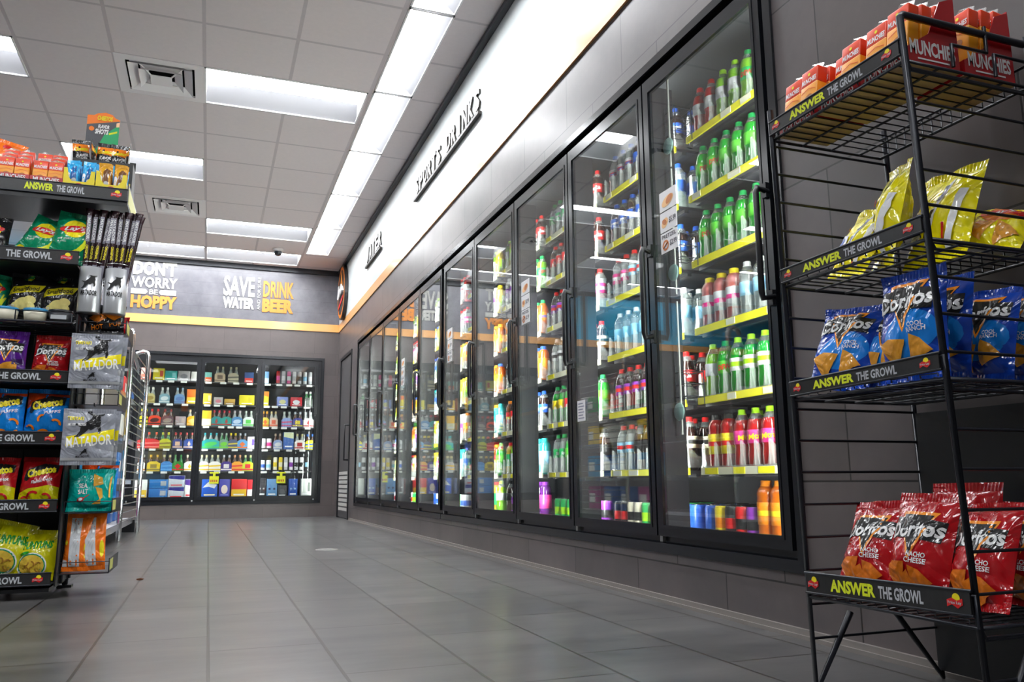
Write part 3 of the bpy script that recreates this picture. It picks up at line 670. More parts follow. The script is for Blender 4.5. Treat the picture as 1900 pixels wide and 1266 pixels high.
for bi, (co, y0, y1, lanes, rows, where) in enumerate(BAYS):
    big = bi < 4
    g_ = [y1 - .095 - .0835 * q for q in range(8)]
    nn = 0 if bi == 0 else sum(l < y0 + .27 for l in lanes)
    lanes = g_[:len(lanes) - nn] + (g_[-nn:] if nn else [])
    for k, z in enumerate(SHZ):
        st = ystrip if (bi < 2 and k < 5) or (bi == 1) or (bi == 6 and k in (1, 4)) else cstrip
        full = g_
        shelf(co, y0 + .035, y1 - .055, z, full, st, True, k == 5 or bi > 1)
    MB().box(XS - .03, y0 + .035, .222, XS + .6, y1 - .035, .240).build('floor_rack', [tray_m], co)
    if 2 <= bi <= 7:                      # a full shelf: the far group carries on up to the near group
        nf = len(lanes) - nn; lanes = g_
        rows = [r[:nf] + r[nf - 1] * (8 - len(r[:nf]) - len(r[nf:nf + nn])) + r[nf:nf + nn] for r in rows]
    for k, row in enumerate(rows):
        z = SHZ[k] + .0015 if k < 6 else .2415
        for i, ch in enumerate(row):
            if k == 6:
                pit = .0672; yy = lanes[0] + .055 - i * pit - .006 * (i > 4) - .009 * (i > 5) if bi != 1 or i < 7 else 3.0 - (i - 7) * .075
                if bi > 1: yy = lanes[min(i, len(lanes) - 1)] - (.072 if i >= len(lanes) else 0)
            else: yy = lanes[i]
            lv = 'floor rack' if k == 6 else '%s shelf' % HS[k]
            drink(ch, XS + .052, yy, z, '%s, %s from left, %s, %s' % (T[ch][-1], ORD[i], lv, where), big, '%s on the %s level of the %s' % ('cans' if ch.isdigit() else 'bottles', HS[k], where))
            if bi < 2 and k != 6:
                drink(ch, XS + .052 + .08, yy, z, '%s behind the one %s from left, %s, %s' % (T[ch][-1], ORD[i], lv, where), False, 'bottles behind the front row, %s level of the %s' % (HS[k], where))
            if bi < 2 and k == 6 and ch.isdigit():
                for q in (1, 2, 3): drink(ch, XS + .052 + q * .072, yy, z, '%s, %s from left, %s row back, %s, %s' % (T[ch][-1], ORD[i], ORD[q], lv, where), False, 'cans behind the front row of the %s' % where)

# hanging wire baskets at the side of the nearest bay, with their round clip
for k, z in enumerate((1.90, 1.35, .78)):
    o = root('wire_basket', (XS - .053, 2.777, z - .02), 'wire basket at the side of the nearest bay, %s of three from the top' % ORD[k], 'wire basket', 'side baskets of the nearest bay')
    mb = MB()
    for q in range(3): mb.tube([(-.04, .05, .03 + q * .05), (-.04, -.03, .03 + q * .05), (.04, -.03, .03 + q * .05), (.04, .05, .03 + q * .05)], .0022, 0, 4, True)
    mb.tube([(-.04, .05, 0), (-.04, .05, .16)], .0022, 0, 4); mb.tube([(-.04, -.03, 0), (-.04, -.03, .14)], .0022, 0, 4); mb.tube([(.04, -.03, 0), (.04, -.03, .14)], .0022, 0, 4); mb.tube([(-.04, .01, .03), (.04, .01, .03)], .0022, 0, 4)
    mb.build('basket_wire', [WIRE], o)
    MB().lathe([(0, 0), (.034, .0), (.036, .004), (.034, .008), (0, .008)], 20, 0, Matrix.Translation((-.05, .008, -.03)) @ Matrix.Rotation(-PI / 2, 4, 'Y')).build('round_clip', [mat('pale_plastic_disc', srgb(120, 150, 146), .3)], o)
    MB().box(-.048, .004, -.12, -.042, .012, .42).build('hanging_rail', [mat('pale_rail', srgb(170, 172, 168), .4)], o)

# menu cards stuck on the glass of every other door
card_m = mat('menu_card', srgb(226, 224, 226), .5); brown = mat('baked_brown', srgb(190, 110, 50), .5); ink2 = mat('dark_ink', srgb(44, 40, 52), .5); peach = mat('peach_print', srgb(240, 190, 130), .5)
for n, (y, lab) in enumerate(((2.752, 'stack of three food price cards on the glass of the nearest cooler door'), (4.33, 'stack of three food price cards on the third cooler door'), (5.92, 'stack of three food price cards on the fifth cooler door'), (7.53, 'stack of three food price cards on the seventh cooler door'))):
    o = root('price_card', (XR + .0012, y, 1.36), lab, 'price card', 'food price cards on the cooler doors', rot=(0, 0, -PI / 2))
    for q in range(3):
        z0 = .087 * q; mb = MB(); mb.box(0, -.0018, z0, .125, -.0004, z0 + .082, 0)
        y_ = -.0024
        if q == 0:
            mb.word('PRETZEL', .01, .115, z0 + .058, z0 + .074, y_, 1); mb.word('$2.99', .068, .118, z0 + .018, z0 + .044, y_, 1)
            ring = ellipse(.036, z0 + .03, .024, .022, 0, 18); inn = ellipse(.036, z0 + .03, .015, .013, 0, 18)
            for i in range(18): mb.add([(p[0], y_, p[1]) for p in (ring[i], ring[(i + 1) % 18], inn[(i + 1) % 18], inn[i])], [(0, 1, 2, 3)], 2)
            mb.tube([(.02, y_, z0 + .022), (.052, y_, z0 + .04)], .003, 2, 4)
        elif q == 1:
            mb.word('$5.99', .068, .118, z0 + .024, z0 + .052, y_, 1)
            mb.add([(x, y_, z) for x, z in ellipse(.036, z0 + .036, .026, .018, .5)], [tuple(range(20))], 3); mb.add([(x, y_ - .0005, z) for x, z in ellipse(.034, z0 + .04, .018, .011, -.4)], [tuple(range(20))], 2)
        else:
            mb.add([(x, y_, z) for x, z in ellipse(.062, z0 + .036, .045, .02, .25)], [tuple(range(20))], 3); mb.add([(x, y_ - .0005, z) for x, z in ellipse(.074, z0 + .04, .026, .014, .5)], [tuple(range(20))], 2)
        mb.build('card', [card_m, ink2, brown, peach], o)
o = root('notice', (XR + .0012, 3.585, .745), 'small printed notice on the glass of the second cooler door', 'notice', rot=(0, 0, -PI / 2))
mb = MB(); mb.box(0, -.0016, 0, .085, -.0004, .10, 0)
for q in range(6): mb.box(.01, -.0022, .012 + q * .014, .075 - .012 * (q % 2), -.0017, .017 + q * .014, 1)
mb.build('paper', [card_m, mat('faint_ink', srgb(130, 130, 150), .6)], o)

# ------------------------------------------------------------------ beer cooler stock
BZ = (1.855, 1.54, 1.243, .93, .628, .268)
BY = 11.97
glassb = {'k': liquid('brown_glass', (.10, .03, .008), .4), 'g': liquid('green_glass', (.02, .25, .05), .5), 'c': liquid('flint_glass', (.75, .82, .78), .5, .45)}
colm = {}
def cm(rgb):
    k = 'pack_%d_%d_%d' % rgb
    if k not in colm: colm[k] = mat(k, srgb(*rgb), .42, coat=.15)
    return colm[k]
def six_pack(x, z, w, c, c2, gl, neck, lab, mark='diamond', h=.13):
    """bottles standing in a cardboard carrier"""
    o = root('bottle_carrier', (x, BY, z), lab, 'six-pack', 'bottle carriers in the beer cooler')
    a = w / 2; mb = MB()
    mb.prism([(-a, 0), (a, 0), (a, h * .8), (a * .45, h), (-a * .45, h), (-a, h * .8)], -.065, -.060, 0); mb.prism([(-a, 0), (a, 0), (a, h * .8), (a * .45, h), (-a * .45, h), (-a, h * .8)], .060, .065, 0)
    mb.box(-a, -.060, 0, -a + .004, .060, h * .7); mb.box(a - .004, -.060, 0, a, .060, h * .7); mb.box(-a + .004, -.060, 0, a - .004, .060, .004)
    y = -.0658
    mb.add([(p, y, q) for p, q in [(-a, .012), (a, .012), (a, .03), (-a, .03)]], [(0, 1, 2, 3)], 1)
    P = {'diamond': [(0, h * .22), (a * .6, h * .5), (0, h * .78), (-a * .6, h * .5)], 'oval': ellipse(0, h * .5, a * .75, h * .22, .15), 'square': [(-a * .5, h * .3), (a * .5, h * .3), (a * .5, h * .72), (-a * .5, h * .72)], 'drop': [(0, h * .8), (-a * .3, h * .45), (0, h * .25), (a * .3, h * .45)], 'band': [(-a, h * .42), (a, h * .5), (a, h * .66), (-a, h * .58)]}[mark]
    mb.add([(p, y - .0004, q) for p, q in P], [tuple(range(len(P)))], 1)
    mb.build('carrier', [cm(c), cm(c2)], o)
    n = 3 if w > .2 else 2
    for r in (-.03, .03):
        for i in range(n):
            q = MB(); q.lathe([(0, .006), (.024, .006), (.028, .012), (.0285, .12), (.026, .14), (.014, .175), (.012, .20)], 10); q.lathe([(.0128, .17), (.0138, .21), (.0135, .218), (0, .219)], 10, 1)
            q.build('beer_bottle', [glassb[gl], cm(neck)], o, ((i - (n - 1) / 2) * (w / n), r, 0))
def box_pack(x, z, w, h, c, c2, lab, mark='oval', c3=(240, 240, 240), name='drinks_case', cat='case'):
    o = root(name, (x, BY, z), lab, cat, 'cases in the beer cooler')
    a = w / 2; MB().rbox(-a, -.07, 0, a, .15, h, .004).build('carton', [cm(c)], o)
    y = -.0706; mb = MB()
    if mark == 'lower': P = [(-a + .003, .003), (a - .003, .003), (a - .003, h * .45), (-a + .003, h * .45)]
    elif mark == 'upper': P = [(-a + .003, h * .72), (a - .003, h * .62), (a - .003, h - .003), (-a + .003, h - .003)]
    elif mark == 'label': P = [(a * .2, h * .3), (a * .8, h * .3), (a * .8, h * .8), (a * .2, h * .8)]
    elif mark == 'dots': P = ellipse(-a * .45, h * .45, a * .22, a * .22)
    elif mark == 'wave': P = [(-a * .9, h * .55), (-a * .2, h * .85), (a * .9, h * .7), (a * .6, h * .5), (-a * .1, h * .6)]
    else: P = ellipse(0, h * .45, a * .6, h * .24)
    mb.add([(p, y, q) for p, q in P], [tuple(range(len(P)))], 0)
    if mark == 'dots': mb.add([(p, y, q) for p, q in ellipse(a * .45, h * .45, a * .22, a * .22)], [tuple(range(20))], 0)
    P = [(-a * .7, h * .12), (a * .7, h * .12), (a * .7, h * .2), (-a * .7, h * .2)]; mb.add([(p, y - .0005, q) for p, q in P], [(0, 1, 2, 3)], 1)
    mb.build('printed_panel', [cm(c2), cm(c3)], o)
def cans(x, z, c, band, lab, slim=False, sc=1.0):
    o = put('tall_can', can_mesh('tall_can', c, band, slim), None, (x, BY, z)); o.scale = (sc, sc, 1.25 * sc); tag(o, lab, 'can', 'tall cans in the beer cooler')
S6 = lambda *a, **k: six_pack(*a, **k)
E_ = .0015
Lw = lambda s, sh, door: '%s, %s shelf of the %s beer door' % (s, sh, door)
def row(door, sh, z, items):
    for it in items:
        k = it[0]; z_ = z + E_
        if k == 'S': six_pack(it[1], z_, it[2], it[3], it[4], it[5], it[6], Lw(it[7], sh, door), it[8] if len(it) > 8 else 'oval')
        elif k == 'B': box_pack(it[1], z_, it[2], it[3], it[4], it[5], Lw(it[6], sh, door), it[7] if len(it) > 7 else 'oval', it[8] if len(it) > 8 else (240, 240, 240))
        elif k == 'C': cans(it[1], z_, it[2], it[3], Lw(it[4], sh, door), it[5] if len(it) > 5 else False)
W_, K_ = (235, 235, 230), (40, 38, 44)
A = 'left'
row(A, 'top', BZ[0], [('B', -.87, .12, .16, (240, 170, 160), (235, 110, 90), 'pink case', 'lower'), ('B', -.71, .14, .16, (205, 190, 20), (190, 60, 30), 'mustard yellow case', 'label'), ('B', -.555, .15, .13, (20, 160, 150), (120, 190, 190), 'teal case', 'label'), ('B', -.39, .15, .135, (170, 165, 165), (120, 120, 125), 'pale grey case with oval'), ('B', -.23, .14, .13, (196, 194, 188), (160, 160, 160), 'pale cream case', 'label')])
row(A, 'second', BZ[1], [('S', -.80, .12, (190, 180, 120), (150, 130, 60), 'c', (220, 220, 210), 'olive carrier'), ('S', -.62, .13, (120, 160, 170), (200, 210, 210), 'c', (210, 210, 205), 'grey-blue carrier'), ('S', -.43, .13, (110, 150, 190), (90, 120, 170), 'c', (150, 180, 200), 'pale blue carrier'), ('B', -.27, .14, .20, (236, 120, 30), (240, 200, 60), 'orange to yellow case', 'lower')])
row(A, 'third', BZ[2], [('S', -.86, .10, (240, 220, 20), (20, 20, 20), 'k', (230, 220, 40), 'yellow carrier', 'band'), ('S', -.725, .15, (220, 60, 20), (60, 20, 20), 'k', (220, 40, 40), 'orange-red carrier with dark oval'), ('S', -.565, .15, (90, 64, 72), (140, 130, 120), 'k', (150, 40, 40), 'plum carrier with grey oval'), ('B', -.40, .13, .12, (165, 150, 150), (190, 170, 160), 'grey flat case', 'label'), ('S', -.25, .14, (240, 170, 20), (250, 200, 120), 'c', (240, 200, 160), 'amber carrier', 'oval')])
row(A, 'fourth', BZ[3], [('S', -.78, .27, (210, 20, 24), (240, 120, 110), 'k', (240, 90, 70), 'wide red carrier', 'band'), ('S', -.575, .14, (190, 190, 30), (130, 110, 30), 'g', (220, 210, 40), 'yellow-green carrier', 'band'), ('S', -.42, .12, (60, 70, 130), (220, 180, 150), 'k', (200, 60, 60), 'navy carrier', 'square'), ('S', -.275, .14, (50, 80, 160), (230, 200, 180), 'k', (210, 90, 90), 'blue carrier with pale mark', 'drop')])
row(A, 'fifth', BZ[4], [('S', -.85, .09, (225, 225, 225), (230, 150, 60), 'k', (180, 180, 170), 'white carrier', 'drop'), ('S', -.70, .16, (226, 196, 40), (150, 130, 60), 'k', (220, 170, 60), 'gold carrier with badge', 'square'), ('S', -.54, .14, (60, 130, 200), (90, 160, 220), 'k', (220, 210, 150), 'sky-blue carrier', 'band'), ('S', -.40, .14, (40, 130, 40), (200, 30, 30), 'g', (60, 140, 70), 'green carrier with red star', 'diamond'), ('S', -.25, .14, (240, 238, 232), (240, 170, 40), 'k', (245, 240, 200), 'white carrier with gold crest', 'drop')])
row(A, 'bottom', BZ[5], [('B', -.835, .15, .25, (236, 236, 232), (240, 200, 60), 'white case with yellow drop', 'lower'), ('B', -.62, .23, .13, (34, 110, 180), (170, 175, 180), 'lower blue case', 'label', (60, 130, 190)), ('B', -.40, .2, .15, (200, 205, 215), (40, 40, 130), 'silver case with navy top', 'upper', (220, 30, 40)), ('B', -.235, .12, .25, (240, 240, 240), (80, 40, 130), 'white case with purple top', 'upper', (230, 60, 80))])
box_pack(-.62, BZ[5] + .133, .23, .12, (34, 110, 180), (170, 175, 180), Lw('upper blue case on another', 'bottom', A), 'label', (60, 130, 190)); box_pack(-.40, BZ[5] + .153, .2, .15, (200, 205, 215), (40, 40, 130), Lw('silver case on another', 'bottom', A), 'upper', (220, 30, 40))
A = 'middle'
row(A, 'top', BZ[0], [('B', -.075, .09, .13, (100, 160, 150), (200, 90, 40), 'green tapered case', 'lower'), ('S', .075, .14, (190, 170, 140), (110, 90, 70), 'c', (200, 190, 150), 'tan carrier', 'square'), ('S', .25, .14, (190, 180, 150), (90, 90, 80), 'c', (200, 190, 150), 'sand carrier', 'band'), ('B', .46, .12, .15, (40, 80, 140), (220, 50, 30), 'navy case with red base', 'lower')])
row(A, 'second', BZ[1], [('B', -.075, .11, .15, (240, 190, 50), (250, 230, 160), 'yellow striped case', 'label'), ('B', .07, .12, .10, (170, 165, 160), (200, 120, 130), 'small grey case'), ('B', .22, .14, .08, (190, 150, 50), (160, 120, 40), 'low tan case', 'lower'), ('B', .445, .2, .14, (236, 220, 30), (220, 200, 40), 'bright yellow case', 'label')])
row(A, 'third', BZ[2], [('B', -.07, .12, .21, (244, 186, 10), (250, 240, 200), 'golden yellow case', 'lower'), ('S', .06, .13, (20, 130, 130), (150, 40, 30), 'k', (190, 40, 60), 'dark teal carrier with red drop', 'drop'), ('S', .19, .13, (20, 140, 130), (160, 40, 30), 'k', (190, 40, 60), 'teal carrier with red drop', 'drop'), ('S', .33, .14, (70, 130, 180), (180, 200, 220), 'c', (200, 190, 190), 'blue carrier with pale oval'), ('S', .48, .14, (210, 225, 215), (90, 190, 80), 'c', (190, 200, 190), 'white and green carrier', 'square')])
row(A, 'fourth', BZ[3], [('S', 0, .22, (30, 165, 165), (80, 200, 90), 'c', (50, 170, 180), 'wide turquoise carrier', 'oval'), ('S', .171, .117, (110, 150, 130), (110, 200, 40), 'g', (150, 170, 150), 'green ball carrier', 'oval'), ('S', .29, .12, (70, 80, 110), (200, 180, 60), 'k', (230, 200, 30), 'slate carrier with gold', 'band'), ('S', .415, .13, (90, 160, 210), (220, 110, 40), 'k', (180, 190, 200), 'pale blue carrier with orange', 'diamond'), ('B', .53, .10, .17, (225, 225, 230), (110, 80, 180), 'white case with purple edge', 'label')])
row(A, 'fifth', BZ[4], [('S', -.07, .12, (240, 232, 226), (240, 190, 60), 'c', (240, 230, 180), 'white carrier at the door edge', 'band'), ('S', .07, .15, (240, 236, 230), (240, 200, 40), 'c', (240, 230, 180), 'white carrier with yellow base', 'band'), ('S', .22, .14, (60, 30, 130), (230, 220, 220), 'k', (200, 200, 210), 'purple carrier', 'square'), ('S', .36, .14, (236, 160, 40), (220, 50, 40), 'k', (240, 170, 120), 'orange carrier', 'band'), ('S', .5, .14, (190, 210, 40), (220, 40, 60), 'g', (220, 230, 150), 'lime carrier', 'square')])
row(A, 'bottom', BZ[5], [('B', .02, .2, .25, (20, 90, 200), (230, 232, 235), 'big blue case with white wave', 'wave', (230, 220, 180)), ('B', .21, .14, .25, (60, 60, 160), (235, 215, 200), 'indigo case with glass', 'oval', (120, 130, 200)), ('B', .40, .2, .25, (214, 16, 20), (226, 180, 20), 'red case with gold base', 'lower', (240, 230, 220)), ('B', .556, .1, .24, (226, 30, 40), (232, 226, 226), 'red and white case', 'lower')])
A = 'right'
row(A, 'top', BZ[0], [('B', .69, .08, .17, (120, 170, 220), (210, 230, 240), 'pale blue case', 'lower')] + [('C', .86 + i * .075, c, b, '%s tall can, %s from the left' % (n, ORD[i]), True) for i, (c, b, n) in enumerate((('r', 'm', 'red'), ('s', 'w', 'silver'), ('m', 'w', 'pinkish'), ('w', 's', 'white'), ('s', 'k', 'grey'), ('w', 'e', 'bright white'), ('s', 'w', 'pale')))])
row(A, 'second', BZ[1], [('B', .70, .08, .20, (240, 216, 40), (240, 120, 40), 'yellow case with orange top', 'upper'), ('B', .93, .15, .13, (120, 140, 200), (200, 200, 140), 'periwinkle case', 'oval'), ('B', 1.12, .16, .13, (190, 30, 44), (220, 222, 224), 'red case with white oval', 'oval'), ('S', 1.29, .11, (90, 100, 90), (130, 140, 130), 'g', (200, 210, 200), 'grey-green carrier')])
row(A, 'third', BZ[2], [('S', .705, .10, (196, 180, 60), (210, 90, 30), 'k', (220, 150, 30), 'straw carrier with orange', 'diamond'), ('S', .82, .11, (206, 180, 160), (210, 90, 60), 'c', (190, 170, 120), 'sand carrier with orange', 'square'), ('S', 1.0, .14, (130, 150, 200), (190, 80, 120), 'c', (190, 200, 190), 'lilac carrier', 'band'), ('S', 1.15, .14, (60, 60, 140), (210, 190, 50), 'k', (190, 200, 210), 'navy and yellow carrier', 'square'), ('S', 1.30, .14, (226, 226, 220), (190, 60, 60), 'c', (210, 215, 215), 'white carrier with red spot', 'drop')])
row(A, 'fourth', BZ[3], [('C', .70, 'w', 's', 'white tall can at the door edge'), ('C', .775, 'w', 'm', 'white tall can with pink band'), ('S', .89, .12, (130, 150, 190), (200, 200, 200), 'k', (170, 150, 130), 'grey-blue carrier with round badge', 'oval'), ('B', 1.035, .14, .24, (60, 100, 170), (210, 215, 170), 'tall blue carton', 'upper'), ('S', 1.19, .14, (226, 224, 216), (170, 36, 36), 'c', (190, 180, 130), 'cream carrier with dark red badge', 'square'), ('S', 1.335, .13, (236, 222, 30), (30, 90, 180), 'k', (60, 110, 190), 'yellow carrier with blue', 'band')])
row(A, 'fifth', BZ[4], [('C', .70, 'w', 'b', 'tall white can at the left edge', False), ('C', .78, 'w', 'e', 'tall white can with blue band', False)] + [('C', .87 + i * .072, c, b, '%s can, %s from the left' % (n, ORD[i + 2]), True) for i, (c, b, n) in enumerate((('c', 'y', 'gold'), ('y', 'c', 'pale gold'), ('s', 'w', 'silver'), ('w', 'p', 'white and purple'), ('s', 'k', 'grey'), ('w', 'k', 'white and black'), ('k', 'e', 'dark blue')))])
row(A, 'bottom', BZ[5], [('B', .70, .11, .26, (50, 48, 56), (180, 176, 176), 'dark case with two dots', 'dots'), ('B', .835, .14, .25, (100, 150, 200), (30, 40, 80), 'light blue case with dots', 'dots'), ('B', .975, .12, .16, (60, 62, 66), (90, 92, 96), 'short dark case'), ('B', 1.12, .12, .25, (30, 80, 170), (150, 190, 220), 'deep blue case', 'dots'), ('B', 1.30, .14, .25, (216, 222, 214), (120, 130, 120), 'white upright case', 'label')])
# shelves of the beer cooler, with white price tags, and two yellow hanging price signs
for i in range(1, 4):
    for k, z in enumerate(BZ):
        x0, x1 = BD[i] + .035, BD[i + 1] - .035
        sh = MB().box(x0, BY - .075, z - .018, x1, BY + .4, z).build('shelf', [tray_m], c3)
        mb = MB(); rr = random.Random(i * 10 + k); x = x0 + .03
        while x < x1 - .1 and k < 5:
            mb.box(x, BY - .078, z - .03, x + .08, BY - .0755, z - .002); x += .08 + rr.uniform(.03, .12)
        if k < 5: mb.build('price_tag', [tagw], sh)
for x, lab in ((.07, 'yellow hanging price sign in the middle beer door'), (.95, 'yellow hanging price sign in the right beer door')):
    o = root('hanging_price_sign', (x, BY - .09, .46), lab, 'price sign', 'yellow hanging price signs')
    MB().box(-.06, 0, 0, .06, .003, .10).box(-.016, 0, .10, .016, .003, .135).box(-.06, 0, .135, .06, .003, .155).build('card', [mat('bright_yellow_card', srgb(232, 232, 20), .45)], o)
    mb = MB()
    for q in range(4): mb.box(-.045 + q * .024, -.0009, .022, -.03 + q * .024, -.0003, .052)
    mb.build('printed_price', [mat('dull_red_ink', srgb(190, 70, 20), .5)], o)
# ------------------------------------------------------------------ snack bags
def bag(name, w, h, t, front, back, art, seed, extra=(), fat=.6, squash=.06):
    """pillow pouch standing on its lower seal, front towards -y; returns meshes (pouch, top seal, bottom seal)"""
    sl = .018; rr = random.Random(seed); off = Vector((rr.uniform(0, 50), rr.uniform(0, 50), rr.uniform(0, 50)))
    def depth(x, y):
        u = min(1, abs(2 * x / w)); v = min(1, max(0, (y - sl) / (h - 2 * sl)))
        g = math.sin(PI * v) ** .5 if 0 < v < 1 else 0
        g *= 1 - .25 * (v - .3)                        # the goods sag to the bottom
        e = (1 - u ** 2.6) ** .75
        wr = noise.noise(Vector((x * 26, y * 15, 0)) + off) * .008 + noise.noise(Vector((x * 60 + y * 34, y * 30, 3)) + off) * .0034
        rad = abs(noise.noise(Vector((x * 46, (0 if v < .5 else 9), 7)) + off)) * .013 * (abs(v - .5) * 2) ** 3
        return t / 2 * g * e + (wr - rad) * min(1, 4 * g * e)
    def px(x, y):
        v = min(1, max(0, y / h)); return x * (1 - squash * math.sin(PI * v))
    def lean(y): return noise.noise(Vector((0, y * 6, 1)) + off) * .004
    def fn(x, y, lift): return (px(x, y), lean(y) - depth(x, y) - lift, y)
    def bk(x, y): return (px(x, y), lean(y) + depth(x * .999, y) * .85, y)
    nx, ny = 22, 26; mb = MB()
    X = [-w / 2 + w * i / nx for i in range(nx + 1)]; Y = [sl + (h - 2 * sl) * j / ny for j in range(ny + 1)]
    for side in (0, 1):
        b = [(fn(x, y, 0) if side == 0 else bk(x, y)) for y in Y for x in X]
        fs = []
        for j in range(ny):
            for i in range(nx):
                a = j * (nx + 1) + i; q = (a, a + 1, a + nx + 2, a + nx + 1); fs.append(q if side == 0 else q[::-1])
        mb.add(b, fs, side, True)
    mb.art(art, fn)
    seals = []
    for y0, y1 in ((h - sl, h), (0, sl)):
        s = MB(); n = 40
        for sg, mi in ((-1, 0), (1, 1)):
            v = []
            for yy in (y0, y1):
                for i in range(n + 1):
                    x = -w / 2 + w * i / n; k = (yy == (h if y0 else 0)); wob = noise.noise(Vector((x * 22, yy * 9, 2)) + off) * .009 * k
                    v.append((px(x, yy), lean(yy) + sg * .0005 + (.0004 if i % 2 else -.0004) + wob, yy))
            fs = [(i, i + 1, n + 2 + i, n + 1 + i) if sg < 0 else (i, n + 1 + i, n + 2 + i, i + 1) for i in range(n)]
            s.add(v, fs, mi, False)
        seals.append(s)
    ms = [front, back] + [printed(m) for m in extra]
    return mb.mesh(name, ms), seals[0].mesh('top_seal', ms[:2]), seals[1].mesh('bottom_seal', ms[:2])
def put_bag(ms, name, loc, deg, lean=8, roll=0, label='', group=None, sc=1.0):
    e = Euler((math.radians(-lean), math.radians(roll), math.radians(deg))); R = e.to_matrix()[2]
    low = min(R[0] * v.co.x + R[1] * v.co.y + R[2] * v.co.z for m in ms for v in m.vertices) * sc      # rests on its lowest point
    o = put(name, ms[0], None, (loc[0], loc[1], loc[2] - low + .0008), e); o.scale = (sc, sc, sc)
    tag(o, label, 'snack bag', group)
    put('top_seal', ms[1], o); put('bottom_seal', ms[2], o)
    return o
def tri_logo(word, cy, w, mats):
    """white lettering on a dark patch with a flame-edged triangle; mats: dark, flame, white"""
    dk, fl, wh = mats; a = w * .30
    def tri(s): return [(-a * s, cy + a * .95 * s), (a * s, cy + a * .95 * s), (0, cy - a * 1.25 * s)]
    return [('poly', tri(1.0), fl), ('poly', tri(.84), dk), ('poly', [(-w * .43, cy - .012), (-w * .36, cy + .034), (w * .43, cy + .028), (w * .40, cy - .018)], dk), ('text', word, 0, cy + .006, w * .84, .036, .06, .03, .12, wh), ('poly', [(a * .16, cy - a * .62), (a * .58, cy + a * .2), (a * .70, cy + a * .2), (a * .16, cy - a * .88)], fl)]
def chip(cx, cy, s, rot, m): return ('poly', turn([(cx - s, cy + s * .7), (cx - s * .1, cy + s * .85), (cx + s, cy + s * .55), (cx + s * .1, cy - s), (cx - s * .2, cy - s * .8)], cx, cy, rot), m)
chipc = mat('chip_print', (.80, .33, .03), .5, vary=.35, scale=70); chipd = mat('fried_chip_print', (.78, .17, .01), .5, vary=.5, scale=80); cheese = mat('pale_popcorn', (.88, .74, .25), .6, vary=.15, scale=50)
silver = mat('silver_film', (.62, .63, .66), .28, .55); flame = mat('flame_print', (.92, .30, .02), .4)
f_blue = film('blue_film', (.008, .055, .42)); f_cyan = mat('light_blue_print', (.01, .22, .72), .28, coat=.4); f_red = film('red_film', (.42, .006, .010)); f_dred = film('dark_red_film', (.25, .004, .008)); f_yel = film('yellow_film', (.96, .84, .006)); f_navy = film('navy_film', (.005, .02, .20))
f_green = film('green_film', (.004, .26, .12)); f_black = film('black_film', (.015, .014, .016)); f_purple = film('purple_film', (.09, .012, .24)); f_pur2 = film('dark_purple_film', (.03, .008, .08)); f_sky = film('sky_blue_film', (.005, .22, .70)); f_lime = film('lime_yellow_film', (.66, .62, .004)); f_teal = film('teal_film', (.0, .42, .36)); f_org = film('orange_film', (.85, .17, .01)); f_gry = film('grey_film', (.30, .31, .36), .3)
W_ = .165
def nacho(seed, w=.165, h=.235): return bag('chip_bag', w, h, .075, f_red, f_dred, tri_logo('Doritos', h * .60, w, (2, 3, 4)) + [('text', 'NACHO', .02, h * .395, .045, .011, 0, .02, 0, 4), ('text', 'CHEESE', .02, h * .34, .052, .011, 0, .02, 0, 4), chip(-.034, h * .20, .034, .3, 5), chip(.022, h * .16, .03, -.4, 5), chip(-.006, h * .13, .026, .9, 5)], seed, (INK, flame, WHITE, chipd))
def ranch(seed, w=.165, h=.235): return bag('chip_bag', w, h, .078, f_blue, f_navy, [('poly', ellipse(.01, h * .40, w * .40, h * .20, .3), 6)] + tri_logo('Doritos', h * .68, w, (2, 3, 4)) + [('text', 'COOL', .034, h * .475, .034, .010, .05, .02, 0, 4), ('text', 'RANCH', .034, h * .43, .042, .010, .05, .02, 0, 4), chip(-.028, h * .24, .037, .15, 5), chip(.030, h * .25, .030, -.6, 5)], seed, (INK, flame, WHITE, chipc, f_cyan))
R1, R2 = nacho(3), nacho(19); B1, B2 = ranch(5), ranch(23)
def plainy(seed): return bag('chip_bag', .165, .22, .07, f_yel, f_yel, [('poly', [(-.016, .03), (-.004, .03), (.031, .195), (.019, .195)], 2), ('poly', [(-.017, .05), (-.005, .05), (.001, .08), (-.011, .08)], 3), ('poly', [(-.009, .09), (.003, .09), (.007, .11), (-.005, .11)], 3), ('poly', [(.002, .13), (.012, .13), (.02, .17), (.01, .17)], 3), ('poly', [(-.065, .055), (-.028, .05), (-.022, .115), (-.058, .12)], 2), ('poly', ellipse(-.048, .098, .014, .014), 4), ('poly', ellipse(-.044, .14, .008, .008), 5), ('text', 'INGREDIENTS', -.044, .06, .026, .004, .1, 0, 0, 3), ('poly', [(.035, .02), (.05, .02), (.07, .15), (.055, .15)], 2), ('poly', [(.028, .03), (.034, .03), (.036, .075), (.03, .075)], 5)], seed, (WHITE, INK, mat('blue_print', (.03, .10, .5), .4), RED))
def goldy(seed): return bag('chip_bag', .165, .22, .075, f_yel, f_yel, [('poly', ellipse(0, .14, .05, .048), 2), ('poly', turn([(-.062, .13), (.055, .125), (.062, .155), (-.055, .16)], 0, .14, .12), 3), ('text', "Lay's", 0, .142, .075, .024, .15, .03, .3, 4), chip(-.03, .06, .04, .2, 5), chip(.03, .05, .036, -.5, 5)], seed, (ORANGE, RED, WHITE, chipc))
Y1, Y2, Y3 = plainy(11), plainy(31), goldy(13)

